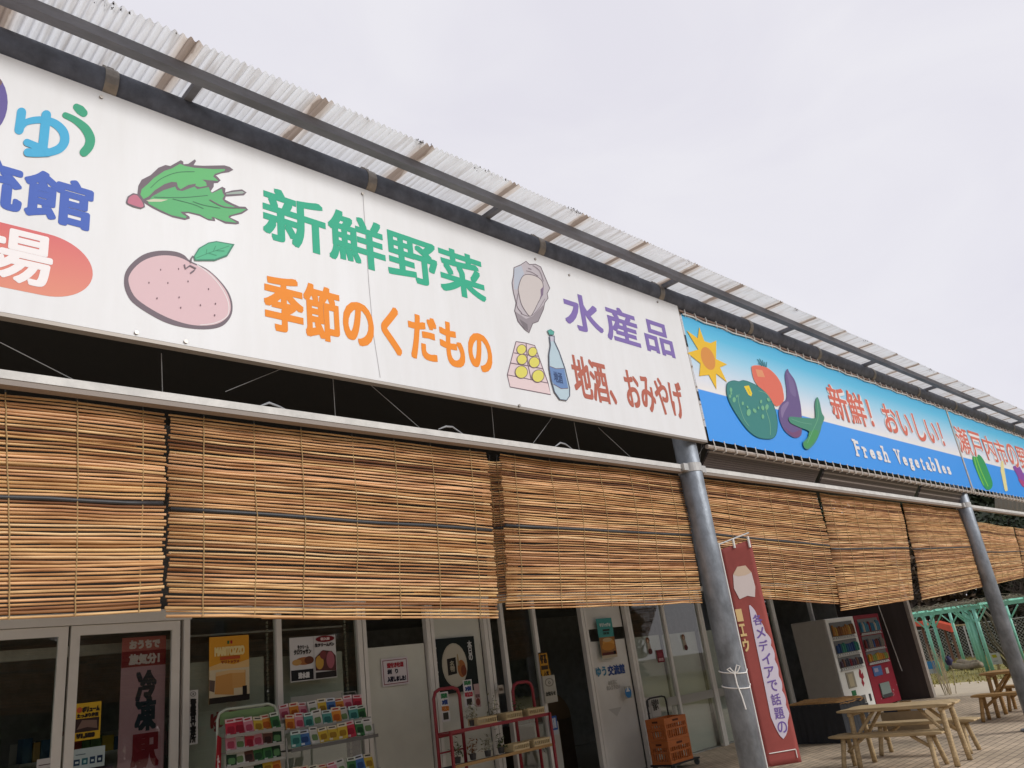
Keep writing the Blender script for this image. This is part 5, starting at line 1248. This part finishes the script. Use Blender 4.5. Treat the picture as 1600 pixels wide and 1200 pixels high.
c.tube([(36, 1, 1.24), (36, 22, 1.24)], .02, fw, 6); c.build('mesh', fn)
bb = thing('blue_board', 'low blue and white board standing on the grass under the pergola', 'board', (28, 10.3, 0))
a = onX(1446, 1034, 28); b = onX(1466, 1049, 28)
c = MB(); c.box(27.98, b.y, .17, 28.02, a.y, .40, pm('4a92cc', .95)); c.build('blue_panel', bb)
c = MB(); c.box(27.98, b.y, .03, 28.02, a.y, .168, pm('b8bec0', .95)); c.build('white_panel', bb)
c = MB()
for y in (b.y + .03, a.y - .03): c.box(28.03, y - .02, -.02, 28.07, y + .02, .4, woodl)
c.build('leg', bb)
ws = thing('sign_plate', 'small white sign plate with a yellow blot on a post by the pergola', 'sign', (27, 8.1, 0))
a = onX(1545, 1021, 27); b = onX(1567, 1037, 27)
c = MB(); c.box(26.98, b.y, b.z, 27.0, a.y, a.z, pm('d8d6d0', .95)); c.poly([(26.977, a.y - .08, .36), (26.977, b.y + .08, .37), (26.977, b.y + .1, .45), (26.977, a.y - .06, .45)], pm('c8c03c', .95)); c.poly([(26.977, a.y - .07, .26), (26.977, b.y + .1, .26), (26.977, b.y + .1, .28), (26.977, a.y - .07, .28)], pm('9a9a9a', .95)); c.build('plate', ws)
c = MB(); c.box(27.002, 8.08, -.02, 27.04, 8.14, .45, woodl); c.build('post', ws)
# driftwood logs
dwm = mat('grey_driftwood', (.30, .24, .17), .8, var=.35, vscale=8)
for (p0, p1, r_, lab) in (((1482, 1042), (1533, 1040), .10, 'weathered log lying on the grass between the pergola posts'), ((1498, 1034), (1528, 1036), .08, 'thick brown log behind the other one under the pergola')):
    a, b = onZ(*p0, .1), onZ(*p1, .1); c = MB(); c.tube([a.lerp(b, i / 6) + Vector((0, 0, .03 * sin(i * 1.4))) for i in range(7)], [r_ * (1 + .2 * mnoise.noise((i, r_, 3))) for i in range(7)], dwm, 9)
    tag(c.build('driftwood_log', smooth=True), lab, 'log', 'logs on the grass')
# stalk bundle at the wall end
c = MB(); bs = onZ(1456, 1078)
stm = mat('dry_stalk', (.45, .38, .26), .8, island=.3)
for i in range(15): a = Vector((20.55 + random.uniform(-.12, .2), 7.42 + random.uniform(-.15, .12), 0)); c.tube([a, a + Vector((random.gauss(0, .05), random.gauss(0, .05), .5)), a + Vector((random.gauss(0, .12), random.gauss(.05, .1), random.uniform(.8, 1.15)))], [.009, .007, .004], stm, 5)
st = thing('stalk_bundle', 'bundle of dry pale stalks leaning by the end of the brown wall', 'stalks', (20.6, 7.4, 0)); c.build('stalks', st)
c = MB(); c.tube([(20.62, 7.2, .62), (20.62, 7.18, .72), (20.62, 7.2, .82)], [.05, .09, .04], mat('navy_cloth', (.03, .03, .10), .7), 8); c.build('tied_cloth', st, smooth=True)

bark = mat('tree_bark', (.085, .065, .05), .9, var=.4, vscale=5)
def tree(x, y, h, rr_, seed, label, leafc, group, bare=False, nl=1700):
    rnd = random.Random(seed); t = thing('broadleaf_tree' if not bare else 'bare_tree', label, 'tree', (x, y, 0), group)
    c = MB(); c.tube([(x, y, -.1), (x + rnd.gauss(0, .1), y, h * .3), (x + rnd.gauss(0, .25), y + rnd.gauss(0, .2), h * .65), (x + rnd.gauss(0, .3), y, h * .9)], [.2, .15, .09, .03], bark, 8)
    tips = []
    for i in range(14 if not bare else 26):
        z = h * rnd.uniform(.15 if not bare else .2, .8); a = rnd.uniform(0, 2 * pi); L = rr_ * rnd.uniform(.5, 1)
        p0 = Vector((x, y, z)); p1 = p0 + Vector((cos(a) * L * .5, sin(a) * L * .5, L * .3)); p2 = p0 + Vector((cos(a) * L, sin(a) * L, L * rnd.uniform(.3, .8)))
        c.tube([p0, p1, p2], [.06, .04, .012], bark, 5); tips.append(p2); tips.append(p1)
        if bare:
            for k in range(7): q = p1.lerp(p2, rnd.random()); c.tube([q, q + Vector((rnd.gauss(0, .4), rnd.gauss(0, .4), rnd.gauss(.2, .3)))], [.012, .004], bark, 4)
    c.build('trunk', t)
    if not bare:
        c = MB(); cl_ = [(tp, rnd.uniform(.5, .95) * (1 if h < 8 else 1.5)) for tp in tips] + [(Vector((x + rnd.gauss(0, rr_ * .4), y + rnd.gauss(0, rr_ * .4), h * rnd.uniform(.2, .95))), rnd.uniform(.5, 1)) for _ in range(12)]
        for i in range(nl):
            ce, s = rnd.choice(cl_); d = Vector((rnd.gauss(0, 1), rnd.gauss(0, 1), rnd.gauss(0, .8))).normalized()
            p = ce + d * (s * rnd.random() ** .4); e = Vector((rnd.gauss(0, 1), rnd.gauss(0, 1), rnd.gauss(0, .6))).normalized() * rnd.uniform(.10, .2) * (1 if h < 8 else 1.5); f = e.cross(Vector((rnd.gauss(0, 1), rnd.gauss(0, 1), 1))).normalized() * (.07 if h < 8 else .13)
            c.add([p - e, p + f, p + e, p - f], [(0, 1, 2, 3)], leafc)
        c.build('crown', t)
lf1 = mat('evergreen_leaves', (.035, .05, .022), .6, island=.55); lf2 = mat('russet_leaves', (.085, .055, .03), .7, island=.5)
TG = 'trees behind the fence'
SP = [(39, 5.2, 5.5, 1.9, lf1, 'dark evergreen right of the second column, cut by the photo edge'), (38.5, 8.0, 5.2, 1.9, lf1, 'dark evergreen straight behind the second column'), (40, 10.4, 5.8, 2.0, lf1, 'dark evergreen above the middle of the pergola'),
      (39, 12.8, 5.2, 1.9, lf2, 'russet tree behind the left half of the pergola'), (40.5, 15.0, 5.5, 2.1, lf2, 'russet tree behind the red play roof'), (44, 6, 11, 3.6, lf1, 'taller evergreen in the second row right of the column'), (45, 11.5, 11.5, 3.8, lf1, 'taller evergreen in the second row above the pergola'),
      (45, 17, 11, 3.6, lf1, 'taller evergreen in the second row at the brown wall end'), (44, 22, 10, 3.4, lf1, 'evergreen farthest left, mostly behind the brown wall'), (43, 1.0, 10, 3.4, lf1, 'evergreen far right of the second column')]
for i, (x, y, h, r_, m, lab) in enumerate(SP): tree(x, y, h, r_, 40 + i, lab, m, TG, nl=3200 if h < 8 else 9000)
tree(37.6, 13.9, 3.2, 1.4, 77, 'bare twiggy tree at the fence left of the play roof', None, TG, True); tree(37.4, 9.2, 3.4, 1.4, 78, 'bare twiggy tree at the fence right of the white sign plate', None, TG, True)
hd = MB(); hm = mat('undergrowth_leaves', (.05, .048, .025), .8, island=.5)
for i in range(5200):
    p = Vector((random.uniform(37.2, 39.5), random.uniform(1, 22), abs(random.gauss(0, .9)))); e = Vector((random.gauss(0, 1), random.gauss(0, 1), random.gauss(0, .8))).normalized() * .15; f = e.cross(Vector((random.gauss(0, 1), .3, 1))).normalized() * .08
    hd.add([p - e, p + f, p + e, p - f], [(0, 1, 2, 3)], hm)
tag(hd.build('undergrowth'), 'dense dark undergrowth under the trees behind the fence', 'undergrowth', kind='stuff')
# grey corrugated end panel high on the right, under the second banner
ep = thing('corrugated_panel', 'grey corrugated wall panel high behind the second banner at the right edge', 'panel', (17, 4.3, 3))
c = MB(); vs = []; fs = []; xs0, xs1 = 16.95, 21.5; n = 120
for i in range(n + 1):
    x = xs0 + (xs1 - xs0) * i / n; yy = 4.35 + .012 * (1 if (i // 4) % 2 else -1)
    vs += [(x + .12, yy, 3.40), (x - .22, yy - .18, 3.72)]
for i in range(n): fs.append((2 * i, 2 * i + 2, 2 * i + 3, 2 * i + 1))
c.add(vs, fs, mat('grey_corrugated_steel', (.40, .41, .42), .5, .3, var=.15)); c.build('sheet', ep)

# unseen wooded bank added behind the viewer to darken what the shop glass mirrors
wd = MB(); rnd = random.Random(3)
for i in range(15000):
    p = Vector((rnd.uniform(-45, 60), rnd.uniform(-34, -28), 11 * rnd.random() ** .8)); p.z *= .75 + .25 * sin(p.x * .6) * sin(p.x * .23 + 1)
    e = Vector((rnd.gauss(0, 1), rnd.gauss(0, 1), rnd.gauss(0, .8))).normalized() * .9; f = e.cross(Vector((rnd.gauss(0, 1), .3, 1))).normalized() * .6
    wd.add([p - e, p + f, p + e, p - f], [(0, 1, 2, 3)], lf1)
tag(wd.build('woods'), 'unseen wooded bank added across the forecourt to darken the glass reflections', 'woods', kind='stuff')

hl = MB(); rnd = random.Random(8)
for i in range(9000):
    p = Vector((rnd.uniform(50, 54), rnd.uniform(-14, 40), 14 * rnd.random() ** .8)); p.z *= .8 + .2 * sin(p.y * .5)
    e = Vector((rnd.gauss(0, 1), rnd.gauss(0, 1), rnd.gauss(0, .8))).normalized() * .6; f = e.cross(Vector((rnd.gauss(0, 1), .3, 1))).normalized() * .4
    hl.add([p - e, p + f, p + e, p - f], [(0, 1, 2, 3)], lf1)
tag(hl.build('woods'), 'dark wood filling the background behind the trees past the fence', 'woods', kind='stuff')
